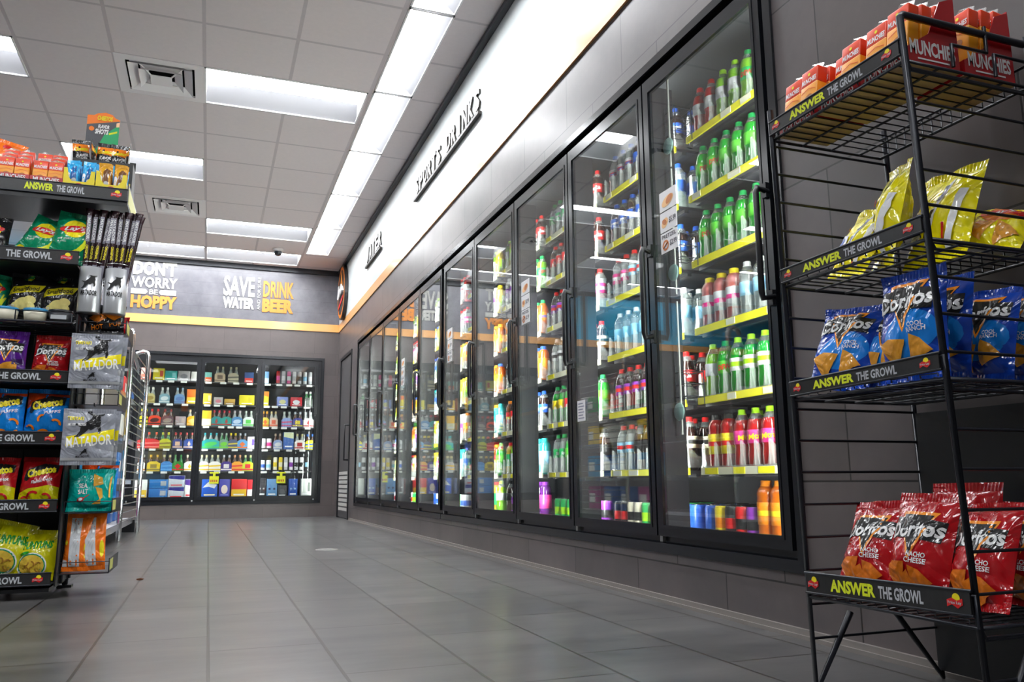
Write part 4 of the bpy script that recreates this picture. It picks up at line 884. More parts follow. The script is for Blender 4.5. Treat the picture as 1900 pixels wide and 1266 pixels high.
# ------------------------------------------------------------------ wire snack rack against the long wall
rk = root('snack_rack', (1.45, 1.33, 0), 'black wire snack rack against the long wall, right of the nearest cooler', 'snack rack')
FX, NX = 1.2685, 1.632                                   # front and rear of the rack
yF = lambda z: 1.522 + .020 * z; yN = lambda z: 1.088 + .036 * z      # far and near side lines
L = lambda p: (p[0] - 1.45, p[1] - 1.33, p[2])
mb = MB(); mb.tube([L((FX, yF(1.37), 1.37)), L((FX, yF(0), .006)), L((FX + .11, yF(.1) , .165))], .0075, 0, 8); mb.build('front_post', [WIRE], rk)
mb = MB(); mb.tube([L((NX, yF(1.37), 1.37)), L((NX, yF(0), .006)), L((NX - .13, yF(.1), .165))], .0075, 0, 8); mb.build('rear_post', [WIRE], rk)
mb = MB(); mb.tube([L((NX, yN(1.39), 1.394)), L((FX + .008, yN(1.39), 1.394)), L((FX, yN(1.38), 1.386)), L((FX, yN(0), .006)), L((FX + .11, yN(0), .165))], .0078, 0, 8); mb.build('front_post', [WIRE], rk)
mb = MB(); mb.tube([L((NX, yN(1.39), 1.394)), L((NX, yN(0), .006)), L((NX - .13, yN(0), .165))], .0075, 0, 8); mb.build('rear_post', [WIRE], rk)
for nm, yy in (('far', yF), ('near', yN)):
    mb = MB(); z = .115
    while z < 1.33:
        mb.tube([L((FX, yy(z), z)), L((NX, yy(z), z))], .0032, 0, 6); z += .0725
    mb.build('side_grille', [WIRE], rk)
mb = MB(); mb.box(NX - .004 - 1.45, yN(.3) - 1.33 - .02, .02, NX + .002 - 1.45, yF(.3) - 1.33, .62); mb.build('back_panel', [BLACK], rk)
signm = mat('black_shelf_sign', (.02, .02, .021), .3, vary=.3, scale=120)
def brand_sign(parent, p0, p1, z0a, z1a, z0b, z1b, sizes=(.18, .48, .50, .76)):
    """printed strip between two top corners; reads from p0 to p1"""
    d = Vector((p1[0] - p0[0], p1[1] - p0[1], 0)); Lg = d.length; ang = math.atan2(d.y, d.x)
    sl = ((z0b - z0a) / Lg + (z1b - z1a) / Lg) / 2; hh = (z1a - z0a + z1b - z0b) / 2
    M = Matrix.Translation((p0[0], p0[1], z0a)) @ Matrix.Rotation(ang, 4, 'Z') @ Matrix(((1, 0, 0, 0), (0, 1, 0, 0), (sl, 0, 1, 0), (0, 0, 0, 1)))
    mb = MB(); mb.box(0, -.002, 0, Lg, .004, hh, 0, M)
    mb.tube([M @ Vector((-.004, -.001, hh)), M @ Vector((Lg + .004, -.001, hh))], .0032, 5, 6); mb.tube([M @ Vector((-.004, -.001, 0)), M @ Vector((Lg + .004, -.001, 0))], .0026, 5, 6)
    y = -.0028
    mb.word('ANSWER', Lg * sizes[0], Lg * sizes[1], hh * .20, hh * .82, y, 1, M, .045); mb.word('THE GROWL', Lg * sizes[2], Lg * sizes[3], hh * .20, hh * .78, y, 2, M, .03)
    for cx in (Lg * .055, Lg * .925):
        s = hh * .36
        mb.add([(x, y, z) for x, z in ellipse(cx + s * .2, hh * .66, s * .55, s * .55)], [tuple(range(20))], 4, False, M)
        R = [(cx - s * 1.1, hh * .28), (cx - s * .4, hh * .38), (cx + s * .4, hh * .24), (cx + s * 1.1, hh * .40), (cx + s * 1.1, hh * .66), (cx + s * .3, hh * .56), (cx - s * .4, hh * .66), (cx - s * 1.1, hh * .56)]
        mb.add([(x, y - .0004, z) for x, z in R], [tuple(range(8))], 3, False, M); mb.word('Frito Lay', cx - s * .95, cx + s * .95, hh * .37, hh * .53, y - .0009, 2, M, .02)
    return mb.build('shelf_sign', [signm, LIME, GREYP, RED, YEL, WIRE], parent)
SH = ((1.302, 1.336), (.926, .957), (.655, .686), (.216, .258))
for k, (z0, z1) in enumerate(SH):
    mb = MB(); zs = z0 - .012; n = 15
    A, Bq = L((FX, yF(zs), zs)), L((FX, yN(zs), zs))
    a1, b1 = L((NX - .02, yF(zs), zs)), L((NX - .02, yN(zs), zs))
    mb.tube([A, Bq, b1, a1], .0042, 0, 6, True); mb.tube([L((FX, yF(zs), zs + .0)), L((FX - .002, yF(zs), z1)), L((FX - .002, yN(zs), z1)), L((FX, yN(zs), zs))], .0036, 0, 6)
    for i in range(1, n): 
        y = A[1] + (Bq[1] - A[1]) * i / n; mb.tube([(A[0], y, zs + .004), (a1[0], y, zs + .004), (a1[0], y, zs + .05)], .0021, 0, 5)
    for x in (.09, .18, .27): mb.tube([(A[0] + x, A[1], zs - .001), (A[0] + x, Bq[1], zs - .001)], .003, 0, 5)
    for i in range(6):
        y = A[1] + (Bq[1] - A[1]) * (i + .5) / 6; mb.tube([(A[0] - .003, y + .02, zs + .006), (A[0] - .004, y + .02, z0), (A[0] - .004, y - .02, z0), (A[0] - .003, y - .02, zs + .006)], .0017, 0, 4)
    mb.tube([a1[:2] + (zs + .05,), b1[:2] + (zs + .05,)], .0032, 0, 6)
    mb.tube([(A[0], Bq[1], zs + .004), (A[0] + .012, Bq[1] - .002, zs - .02), (a1[0], Bq[1] - .002, zs - .02)], .0036, 0, 6)
    sh = mb.build('shelf_grille', [WIRE], rk)
    e = [( -.0015, .0005), (0, .003), (.001, .006), (.0, .008)][k]
    brand_sign(sh, (FX - .006 - 1.45, yF(z0) - 1.33 - .004), (FX - .006 - 1.45, yN(z0) - 1.33 + .006), z0 - e[0] - .002, z1 - .002, z0 + e[1], z1 + e[1])
# raised rear loops of the top shelf
mb = MB()
for x, z in ((1.40, 1.40), (1.52, 1.40)): mb.tube([L((x, yN(1.3), 1.30)), L((x, yN(1.3), z - .05)), L((x + .1, yN(1.3), z - .05)), L((x + .1, yN(1.3), z + .01))], .0042, 0, 6)
mb.build('guard_loop', [WIRE], rk)

# bags on the rack; coordinates stand them on the wire shelves
def rb(ms, x, y, z, deg, lean, roll, lab, grp, sc=1.0): return put_bag(ms, 'chip_bag', (x, y, z), deg, lean, roll, lab, grp, sc)
z4, z3, z2 = .2125, .6515, .9225
g = 'red nacho chip bags on the bottom rack shelf'
rb(R1, 1.340, 1.440, z4, -84, 28, -2, 'red nacho chip bag at the cooler end of the bottom shelf, tilted', g, .93)
rb(R2, 1.350, 1.312, z4, -90, 18, 1, 'tall red nacho chip bag in the middle of the bottom shelf', g, .96)
rb(R1, 1.360, 1.178, z4, -93, 21, -2, 'red nacho chip bag behind the near post of the bottom shelf', g, .89)
rb(R2, 1.475, 1.292, z4, -88, 8, -1, 'red nacho chip bag standing at the back of the bottom shelf', g, 1.02)
rb(R2, 1.490, 1.188, z4, -88, 14, 2, 'red nacho chip bag deepest behind the near side wires', g, .86)
g = 'blue ranch chip bags on the third rack shelf'
rb(B1, 1.322, 1.452, z3, -74, 23, 4, 'blue ranch chip bag at the cooler end, leaning over', g, .93)
rb(B2, 1.372, 1.372, z3, -86, 22, 3, 'blue ranch chip bag half hidden behind the upright blue one', g, .86)
rb(B1, 1.318, 1.226, z3, -88, 4, 1, 'large upright blue ranch chip bag by the near post', g, .97)
rb(B2, 1.412, 1.245, z3, -98, 4, 5, 'blue ranch chip bag standing behind the large upright one', g, .93)
rb(B2, 1.482, 1.215, z3, -88, 13, 3, 'blue ranch chip bag seen through the near side wires', g, .86)
rb(B1, 1.575, 1.208, z3, -90, 8, 4, 'blue ranch chip bag deepest behind the near side wires', g, .86)
g = 'yellow chip bags on the second rack shelf'
rb(Y1, 1.390, 1.470, z2, -98, 26, 10, 'yellow chip bag slumped at the cooler end of its shelf', g, .85)
rb(Y2, 1.430, 1.395, z2, -122, 12, 10, 'yellow chip bag turned to show its back seam', g, 1.08)
rb(Y1, 1.470, 1.292, z2, -92, 19, 3, 'largest yellow chip bag with pointed top corner, printed back forward', g, 1.06)
rb(Y3, 1.512, 1.200, z2, -66, 50, 14, 'yellow chip bag lying behind the near side wires', g, .80)

# cracker packets in red trays on the top shelf
mred = mat('tray_red', (.42, .005, .010), .32, coat=.3); mcard = mat('raw_card', (.62, .45, .26), .7); pk_o = mat('packet_orange', (.74, .045, .004), .38, coat=.15); pk_y = mat('packet_yellow', (.80, .30, .006), .38, coat=.15); crk = mat('cracker_print', (.38, .13, .02), .6, vary=.3, scale=90)
mfilm = pane('clear_packet_film', (.95, .95, .95), .25, .15, .12)
def packet_mesh():
    w, h, t = .058, .130, .030; mb = MB()
    mb.rbox(-w / 2, -t / 2, 0, w / 2, t / 2, h * .68, .003, 1); mb.rbox(-w / 2, -t / 2 + .0002, h * .68 - .002, w / 2, t / 2 - .0002, h, .003, 0)
    y = -t / 2 - .0006
    mb.word('MUNCHIES', -.025, .025, h * .715, h * .82, y, 2, None, .03, .1)
    mb.add([(x, y - .0002, z) for x, z in ellipse(0, h * .38, .015, .011, .5)], [tuple(range(20))], 3); mb.add([(x, y - .0002, z) for x, z in ellipse(0, h * .89, .004, .004)], [tuple(range(20))], 4)
    mb.prism([(-.024, h * .53), (0, h * .59), (.024, h * .53), (.024, h * .54), (0, h * .60), (-.024, h * .54)], y - .0003, y)
    m = mb.mesh('cracker_packet', [pk_o, pk_y, WHITE, crk, YEL])
    f = MB(); f.add([(-w / 2, -.001, h - .002), (w / 2, -.001, h - .002), (w / 2 - .004, .006, h + .014), (-w * .1, -.004, h + .018), (-w / 2 + .003, .004, h + .012)], [(0, 1, 2, 3, 4)]); f.add([(-w / 2, .001, h - .002), (w / 2, .001, h - .002), (w / 2 - .004, .008, h + .014), (-w * .1, -.002, h + .018), (-w / 2 + .003, .006, h + .012)], [(4, 3, 2, 1, 0)])
    return m, f.mesh('film_fin', [mfilm])
PK = packet_mesh()
def packet(x, y, z, deg, lean, lab, grp, sc=1.0, roll=0):
    o = put('cracker_packet', PK[0], None, (x, y, z), (math.radians(-lean), math.radians(roll), math.radians(deg))); o.scale = (sc,) * 3
    put('film_fin', PK[1], o); return tag(o, lab, 'snack packet', grp)
def red_tray(x, y, z, w, dp, lab, grp, deg=-90, hb=.15, lip=.035):
    o = root('display_tray', (x, y, z), lab, 'display tray', grp, rot=(0, 0, math.radians(deg)))
    a = w / 2; t = .002
    mb = MB(); mb.box(-a, 0, 0, a, dp, t, 1); mb.box(-a, 0, t, a, t, lip); mb.box(-a, dp - t, t, a, dp, hb)
    MS = Matrix(((0, 1, 0, 0), (1, 0, 0, 0), (0, 0, 1, 0), (0, 0, 0, 1)))     # side outline (y, z)
    for s in (-a, a - t): mb.prism([(t, t), (dp - t, t), (dp - t, hb - .004), (dp * .72, hb - .02), (dp * .45, .075), (t, lip)], s, s + t, 0, MS)
    mb.build('tray_body', [mred, mcard], o)
    mb = MB(); mb.word('MUNCHIES', -a * .8, a * .8, lip - .027, lip - .005, -.0008, 0)
    for s, sg in ((-a - .0008, 1), (a + .0008, -1)):
        M = Matrix.Translation((s, dp * .5, 0)) @ Matrix.Rotation(-PI / 2 * sg, 4, 'Z'); mb.word('MUNCHIES', -dp * .43, dp * .43, .022, .056, 0, 0, M, .035); mb.box(-dp * .3, -.0004, .012, dp * .3, 0, .0155, 0, M)
    mb.build('printed_lettering', [WHITE], o)
zt = 1.2985
trays = [(1.290, 1.482, 'red packet tray at the cooler end of the top shelf'), (1.290, 1.346, 'red packet tray in the middle of the top shelf'), (1.290, 1.2115, 'red packet tray by the near post of the top shelf'), (1.450, 1.2115, 'red packet tray standing behind the one by the near post')]
for i, (x, y, lab) in enumerate(trays):
    red_tray(x, y, zt, .126, .145, lab, 'red packet trays on the rack top', -90, .175)
    wh = ['cooler-end', 'middle', 'near-post', 'rearmost'][i]; sc_ = .98
    for r in range(3):
        for c in range(2):
            if (i, r) == (1, 0) and c == 0: continue
            packet(x + .021 + r * .036 + (.012 if i == 3 else 0), y + (.5 - c) * .0595, zt + .008 + r * .004 + (.03 if i == 3 else 0) + (.006 * ((i + c) % 2)), -90, 8, 'orange cracker packet, %s in row %s of the %s red tray' % (['left', 'right'][c], ORD[r], wh), 'cracker packets in the red trays', .98)
# ------------------------------------------------------------------ snack display on the near side of the aisle
DF, DR = 3.85, -.578                                      # its front plane and its aisle edge
ds = root('snack_display', (-.87, 4.08, 0), 'black snack display of stacked sign-fronted shelves at the aisle corner', 'snack display')
lx = lambda x: x + .87
ly = lambda y: y - 4.08
XL_ = -1.18
MB().box(lx(XL_), ly(4.30), .03, lx(DR), ly(4.32), 1.40).box(lx(-.80), ly(4.30), 1.40, lx(DR), ly(4.32), 1.70).build('back_panel', [BLACK], ds)  # upper sheet added as dark filler for the goods behind
for x, y, nm in ((DR - .012, 4.30, 'rear_post'), (XL_ + .012, 4.30, 'rear_post'), (-.815, 4.31, 'rear_post')):
    MB().rbox(lx(x) - .012, ly(y) - .012, .012, lx(x) + .012, ly(y) + .012, 1.72, .003).build(nm, [BLACK], ds)
    if nm == 'front_post' or x > -.7: MB().box(lx(x) - .03, ly(y) - .03, 0, lx(x) + .03, ly(y) + .03, .012).build('foot', [BLACK], ds)
MB().box(lx(XL_), ly(DF + .02), .03, lx(DR - .01), ly(4.30), .045).build('base_deck', [BLACK], ds)
for x in (XL_ + .004, DR - .008): MB().box(lx(x) - .003 + .015 * (x > -.8), ly(DF + .03), .05, lx(x) + .003 + .015 * (x > -.8), ly(4.29), 1.19).build('side_panel', [BLACK], ds)
LS = ((1.405, .056), (.885, .050), (.628, .050), (.352, .048), (.060, .048))
for z, hh in LS:
    sh = MB().box(lx(XL_ + .008), ly(DF + .006), z - .004, lx(DR - .008), ly(4.29), z + .004).box(lx(XL_ + .008), ly(DF + .003), z - .004, lx(DR - .004), ly(DF + .006), z + hh - .004).build('shelf', [BLACK], ds)
    brand_sign(sh, (lx(XL_ + .01), ly(DF - .002)), (lx(DR - .006), ly(DF - .002)), z, z + hh, z, z + hh, (.19, .50, .535, .83))
mb = MB()                                                    # the wire shelf between them
for i in range(9): mb.tube([(lx(XL_) + .01, ly(DF + .02 + i * .05), 1.145), (lx(DR) - .01, ly(DF + .02 + i * .05), 1.145)], .0028, 0, 5)
mb.tube([(lx(XL_) + .01, ly(DF), 1.145), (lx(DR) - .01, ly(DF), 1.145)], .004); mb.tube([(lx(-.80), ly(DF), 1.145), (lx(-.80), ly(DF), 1.19), (lx(DR) - .01, ly(DF), 1.185), (lx(DR) - .01, ly(DF), 1.145)], .003, 0, 6); mb.tube([(lx(XL_) + .01, ly(DF), 1.145), (lx(XL_) + .01, ly(4.28), 1.145)], .004); mb.tube([(lx(DR) - .012, ly(DF), 1.145), (lx(DR) - .012, ly(4.28), 1.145)], .004)
mb.build('wire_shelf', [WIRE], ds)
TX0, TX1 = -1.0, -.412                                     # the wider top deck
td = MB().box(lx(TX0), ly(DF + .004), 1.718, lx(TX1), ly(4.34), 1.728).box(lx(TX0), ly(DF + .002), 1.69, lx(TX1), ly(DF + .006), 1.745).build('top_deck', [BLACK], ds)
brand_sign(td, (lx(TX0), ly(DF - .003)), (lx(TX1 + .002), ly(DF - .003)), 1.712, 1.766, 1.712, 1.766, (.315, .505, .525, .71))
MB().box(lx(TX1), ly(DF + .01), 1.70, lx(TX1) + .004, ly(4.33), 1.80).box(lx(TX1) + .004, ly(DF + .03), 1.71, lx(TX1) + .006, ly(4.31), 1.785, 1).build('end_sign', [BLACK, mat('cream_end_card', srgb(226, 222, 150), .5)], td)

# bags on it
def lb(ms, x, z, lab, grp, deg=0, lean=10, roll=0, sc=1.0, y=3.925): return put_bag(ms, 'chip_bag', (x, y, z), deg, lean, roll, lab, grp, sc)
def lays(film_, seed, low): return bag('chip_bag', .155, .215, .07, film_, film_, [('poly', ellipse(.0, .138, .044, .042), 2), ('poly', ellipse(0, .136, .057, .017, .22), 3), ('text', "Lay's", 0, .137, .08, .026, .22, .03, .35, 4), ('text', 'sour cream', -.026, .085, .05, .007, .1, 0, 0, 4), ('text', '& onion', -.032, .073, .032, .007, .1, 0, 0, 4)] + low, seed, (YEL, RED, WHITE, LIME, chipc, ORANGE))
grass_ = [('poly', [(-.02, .01), (.0, .02), (.05, .06), (.06, .12), (.054, .12), (.042, .065), (-.02, .02)], 5), ('poly', [(.0, .01), (.02, .02), (.06, .07), (.07, .11), (.064, .11), (.052, .07)], 5), ('poly', ellipse(-.05, .02, .018, .014), 2), ('poly', ellipse(.02, .022, .03, .008, .3), 4)]
GL1, GL2 = lays(f_green, 41, grass_), lays(f_green, 47, grass_); BL1 = lays(f_black, 43, [('poly', ellipse(.0, .05, .046, .034, .2), 7), ('poly', ellipse(.01, .045, .03, .012, .9), 3), ('poly', ellipse(-.02, .06, .02, .008, -.4), 2)])
g = 'chip bags on the upper display shelf'
lb(GL1, -.785, 1.411, 'leaning green chip bag with red and yellow sun badge, nearer the photo edge', g, -4, 16, 22, .98); lb(GL2, -.642, 1.411, 'green chip bag with red and yellow sun badge, beside the beef sticks', g, -2, 10, 10, 1.12, 3.915); lb(BL1, -.945, 1.411, 'black chip bag with orange chips left of the green ones', g, 6, 12, 2, .98); lb(BL1, -.70, 1.411, 'dark chip bag standing behind the two green ones', g, 0, 4, 0, 1.15, 4.06)
SF = bag('chip_bag', .145, .20, .07, f_black, f_black, [('poly', [(-.066, .098), (.05, .125), (.064, .16), (-.05, .135)], 2), ('text', 'Smartfood', 0, .13, .098, .021, .22, .02, .2, 3), ('poly', ellipse(.0, .068, .030, .024, .3), 4), ('poly', ellipse(.026, .085, .022, .018), 4), ('poly', ellipse(-.022, .055, .018, .014), 4), ('poly', ellipse(.03, .06, .018, .016), 4), ('text', 'WHITE', -.042, .052, .03, .008, .15, .02, 0, 5), ('text', 'CHEDDAR', -.036, .041, .04, .008, .15, .02, 0, 5), ('poly', [(-.02, .17), (.01, .165), (.012, .195), (-.002, .198)], 6), ('poly', ellipse(.002, .18, .011, .014), 2)], 53, (YEL, INK, cheese, WHITE, mat('leaf_print', (.02, .3, .06), .5)))
g = 'popcorn bags on the wire display shelf'
lb(SF, -.808, 1.155, 'black popcorn bag with yellow banner, nearer the photo edge', g, -8, 8, 6, 1.10, 3.99); lb(SF, -.672, 1.155, 'black popcorn bag with yellow banner, beside the silver cups', g, -4, 6, 4, 1.10, 3.99); lb(GL2, -.955, 1.155, 'bright green bag left of the black popcorn bags', g, 6, 8, 10, 1.0, 4.0)
PD = bag('chip_bag', .165, .225, .07, f_purple, f_pur2, tri_logo('Doritos', .135, .165, (2, 3, 4)) + [chip(.02, .03, .05, .5, 5), ('poly', [(.03, .06), (.07, .066), (.07, .09), (.03, .084)], 6)], 59, (INK, flame, WHITE, chipc, f_pur2))
g = 'chip bags on the third display shelf'
lb(PD, -.835, .892, 'purple chip bag in the shade of its shelf', g, 2, 8, 0, .95); lb(R1, -.672, .892, 'red chip bag beside the purple one', g, -6, 10, 2, .90); lb(PD, -1.0, .892, 'purple chip bag at the photo edge', g, 4, 8, 0, .95)
def curl(cx, cy, s, a): 
    o_ = [(s * math.cos(t), s * .8 * math.sin(t)) for t in [PI * i / 8 for i in range(9)]]; i_ = [(s * .55 * math.cos(t), s * .36 * math.sin(t)) for t in [PI * (8 - i) / 8 for i in range(9)]]
    return turn([(cx + x, cy + y) for x, y in o_ + i_], cx, cy, a)
def cheet(front, top, low, seed, word2): return bag('puff_bag', .155, .215, .075, front, top, [('poly', [(-.078, .172), (.078, .185), (.078, .196), (-.078, .196)], 7), ('poly', [(-.078, .13), (-.04, .15), (.0, .175), (.078, .19), (.078, .197), (-.078, .197)], 7), ('poly', turn([(-.066, .118), (-.052, .112), (-.04, .13), (.064, .146), (.068, .178), (.012, .186), (-.04, .166), (-.058, .158)], 0, .15, .06), 2), ('text', 'Cheetos', .002, .152, .112, .036, .26, .05, .1, 3), ('text', word2, .026, .118, .06, .012, .2, .02, .2, 4)] + low, seed, (INK, YEL, WHITE, ORANGE, RED, film('orange_red_film', (.55, .05, .005))))
CP = cheet(f_sky, f_sky, [('poly', curl(.045, .075, .02, -.5), 5), ('poly', curl(.0, .03, .024, .1), 5), ('poly', curl(.055, .03, .018, 1.2), 5), ('poly', curl(-.01, .09, .018, 1.0), 5), ('poly', curl(-.05, .05, .018, -.4), 5), ('poly', curl(-.035, .02, .015, .5), 5)], 61, 'PUFFS')
HC = cheet(f_red, f_red, [('poly', [(-.078, .018), (.078, .018), (.078, .088), (.04, .094), (0, .084), (-.04, .078), (-.078, .06)], 8), ('poly', curl(-.02, .05, .024, .4), 6), ('poly', curl(.03, .045, .02, -.5), 6), ('poly', curl(-.05, .035, .016, -.2), 5)], 67, "Flamin' Hot")
HC = bag('puff_bag', .155, .215, .075, f_red, f_red, [('poly', [(-.077, .019), (.077, .019), (.077, .088), (.04, .094), (0, .084), (-.04, .078), (-.077, .06)], 5), ('poly', turn([(-.066, .118), (-.052, .112), (-.04, .13), (.064, .146), (.068, .178), (.012, .186), (-.04, .166), (-.058, .158)], 0, .15, .06), 2), ('text', 'Cheetos', .002, .152, .112, .036, .26, .05, .1, 3), ('text', "Flamin' Hot", .01, .112, .085, .014, .22, .02, .3, 4), ('poly', curl(-.02, .05, .024, .4), 6), ('poly', curl(.035, .045, .02, -.5), 6), ('poly', curl(-.05, .035, .016, -.2), 6)], 67, (INK, YEL, WHITE, f_lime, RED))
g = 'puff bags on the fourth display shelf'
lb(CP, -.825, .636, 'blue and orange puff bag cut by the photo edge', g, 2, 6, 0, 1.06); lb(CP, -.668, .636, 'blue and orange puff bag beside the grey jerky pouch', g, -3, 6, 2, 1.06)
g = 'red puff bags on the fifth display shelf'
lb(HC, -.83, .360, 'red and yellow puff bag cut by the photo edge', g, 2, 8, 2, 1.0); lb(HC, -.668, .360, 'red and yellow puff bag beside the teal bag', g, -4, 8, 2, 1.0); lb(HC, -.675, .360, 'red and yellow puff bag behind another of its kind', g, -6, 2, -2, 1.0, 4.05)
FN = bag('ring_bag', .16, .215, .08, f_lime, f_lime, [('text', 'FUNYUNS', .0, .145, .12, .036, .1, .05, .1, 2), ('poly', ellipse(-.01, .058, .062, .052), 3), ('poly', ellipse(-.01, .058, .057, .047), 4), ('poly', ellipse(-.01, .058, .052, .042), 5)] + [('poly', curl(-.03 + .024 * (i % 3), .04 + .022 * (i // 3), .013, i * 1.3), 6) for i in range(6)] + [('poly', ellipse(-.045, .105, .02, .007, .3), 2)], 71, (mat('green_print', (.008, .27, .012), .5), WHITE, f_green, mat('golden_print', (.75, .50, .05), .5, vary=.2, scale=60), mat('brown_ring_print', (.45, .22, .03), .5)))
g = 'ring snack bags on the lowest display shelf'
lb(FN, -.79, .068, 'lime-yellow ring snack bag leaning at the photo edge', g, 4, 6, 14, 1.05, 3.94); lb(FN, -.660, .068, 'lime-yellow ring snack bag with bowl picture, at the aisle edge', g, -8, 14, 3, .96); lb(FN, -.672, .068, 'lime-yellow ring snack bag behind the one with bowl picture', g, -12, 6, 2, .92, 4.06)
# dip tubs in front of the popcorn
tubc = mat('tub_cream', srgb(222, 216, 196), .45); tubb = mat('tub_blue', srgb(40, 130, 180), .4)
for x, c, lab in ((-.845, 0, 'cream dip tub with blue lid, nearer the photo edge'), (-.735, 0, 'cream dip tub with blue lid under the popcorn bags'), (-.64, 1, 'dark dip tub beside the cream tubs')):
    o = MB().lathe([(0, 0), (.040, 0), (.046, .045), (.043, .046)], 24).build('dip_tub', [[tubc, mat('tub_dark', (.03, .03, .035), .4)][c]], None, (x, DF + .052, 1.1485)); tag(o, lab, 'dip tub', 'dip tubs on the wire display shelf')
    MB().lathe([(.0475, .0455), (.0485, .05), (.047, .056), (0, .056)], 24).lathe([(.0475, .0455), (0, .0455)], 24).build('lid', [[tubb, BLACK][c]], o)
    if c: MB().box(-.03, -.0468, .012, .03, -.044, .03).build('printed_label', [GREYP], o)

# things on the top deck
zd = 1.7295
for i, x in enumerate((-.868, -.738)):
    wh = ['photo-edge', 'inner'][i]
    red_tray(x, DF + .02, zd + .004, .127, .145, 'red packet tray on the display top, %s one' % wh, 'red packet trays on the display top', 0, .12, .062)
    for r in range(3):
        for c in range(2):
            if (i, r, c) == (1, 1, 0): continue
            packet(x + (c - .5) * .0598, DF + .044 + r * .036, zd + .0145 + r * .03, 0, 7, 'orange cracker packet, %s in row %s of the %s tray' % (['left', 'right'][c], ORD[r], wh), 'cracker packets on the display top', 1.0)
MB().box(lx(TX0) + .02, ly(DF + .17), 1.728, lx(-.69), ly(4.3), 1.81).build('riser', [mcard], td)
mixb = bag('snack_pouch', .12, .13, .04, f_red, f_red, [('poly', [(-.059, .085), (.059, .085), (.058, .112), (-.058, .112)], 2), ('text', 'MUNCHIES', 0, .06, .09, .018, .1, .03, .1, 3)], 73, (YEL, WHITE))
for x, y, dg, rl, lab in ((-.845, 4.06, 5, 4, 'small red and yellow snack pouch atop the display, behind the packets'), (-.745, 4.08, -6, -6, 'small red snack pouch atop the display, next to the yellow-topped one'), (-.725, 4.16, -6, 5, 'small red snack pouch atop the display, nearest the flavour card')):
    put_bag(mixb, 'snack_pouch', (x, y, 1.8115), dg, 18, rl, lab, 'snack pouches on the display top', .95)
orb = bag('chip_bag', .15, .20, .06, f_org, f_org, [('poly', ellipse(-.01, .07, .045, .04), 2), ('poly', ellipse(0, .16, .02, .012), 3)], 79, (mat('nut_print', (.55, .30, .12), .6, vary=.3, scale=60), RED))
lb(orb, -.985, 1.8115, 'orange bag atop the display at the photo edge', None, -6, 12, 14, 1.0, 4.06)
ytr = mat('tray_yellow', (.82, .66, .01), .4, coat=.2)
bfoil = film('sky_packet', (.03, .42, .80)); gfoil = film('gold_packet', (.72, .36, .02)); brn = mat('brown_panel', (.16, .06, .015), .4, coat=.4); blu2 = mat('deep_blue_panel', (.01, .10, .36), .35, coat=.4)
def tube_packet(c0, c1, seed):
    """narrow pillow packet of nuts"""
    w, h = .052, .165
    return bag('nut_packet', w, h, .03, c0, c0, [('poly', [(-.010, .02), (.024, .02), (.024, .128), (.004, .138), (-.006, .12)], 2), ('poly', [(-.023, .02), (-.014, .02), (-.010, .09), (-.016, .1), (-.023, .1)], 3), ('poly', ellipse(.006, .06, .010, .012), 4)], seed, (c1, WHITE, GREYP), squash=.03)
TB, TGd = tube_packet(bfoil, blu2, 83), tube_packet(gfoil, brn, 89)
for i, (x, ms, col) in enumerate(((-.611, TB, 'sky-blue'), (-.482, TGd, 'gold'))):
    o = root('display_tray', (x, DF + .02, zd + .004), 'yellow cardboard tray of %s nut packets on the display top' % col, 'display tray', 'yellow trays on the display top')
    mb = MB(); a = .062
    mb.prism([(-a, 0), (a, 0), (a, .108), (a - .016, .108), (a - .020, .075), (a - .034, .055), (-a + .034, .055), (-a + .020, .075), (-a + .014, .115), (-a, .115)], 0, .002)
    mb.box(-a, .002, 0, a, .15, .002); mb.box(-a, .002, .002, -a + .002, .15, .075); mb.box(a - .002, .002, .002, a, .15, .075); mb.box(-a, .148, .002, a, .15, .12)
    mb.build('tray_body', [ytr], o)
    mb = MB(); mb.add([(px_, -.0006, pz) for px_, pz in ellipse(0, .043, .012, .005)], [tuple(range(20))]); mb.build('printed_badge', [RED], o)
    for r in range(3):
        for c in range(2):
            m_ = ms if not (i == 1 and r == 2) else TB
            put_bag(m_, 'nut_packet', (x + (c - .5) * .055, DF + .052 + r * .036, zd + .0075), 0, 5, (c - .5) * 4, '%s nut packet, %s in row %s of the %s tray' % (['sky-blue', 'gold'][i] if m_ is ms else 'blue-topped', ['left', 'right'][c], ORD[r], col), 'nut packets in the yellow trays', 1.0 + .05 * (r == 1) + .12 * (r == 2 and c == 1 - i))
o = root('flavour_box', (-.550, 4.15, zd), 'dark display box of small puff packets with an orange and green header card', 'display box')
MB().box(-.13, -.06, 0, .13, -.058, .25).box(-.13, .058, 0, .13, .06, .30).box(-.13, -.058, 0, -.128, .058, .25).box(.128, -.058, 0, .13, .058, .25).box(-.128, -.058, .205, .128, .058, .208).build('box', [INK], o)
mb = MB(); y0_, y1_ = .050, .054
mb.prism([(-.10, .16), (.04, .16), (.045, .385), (.025, .392), (.01, .408), (-.02, .416), (-.055, .408), (-.07, .397), (-.10, .394)], y0_, y1_, 0)
mb.prism([(-.10, .20), (.043, .20), (.044, .32), (.044, .378), (-.10, .345)], y0_ - .001, y0_ - .0002, 1); mb.prism([(-.06, .20), (.043, .20), (.044, .36), (-.02, .30)], y0_ - .002, y0_ - .0012, 2)
mb.word('CHEETOS', -.055, .012, .372, .396, y0_ - .003, 3, None, .05, .1); mb.word('FLAVOR', -.05, .0, .330, .350, y0_ - .003, 4, None, .04, .2); mb.word('SHOTS', -.062, -.002, .300, .327, y0_ - .003, 4, None, .05, .2)
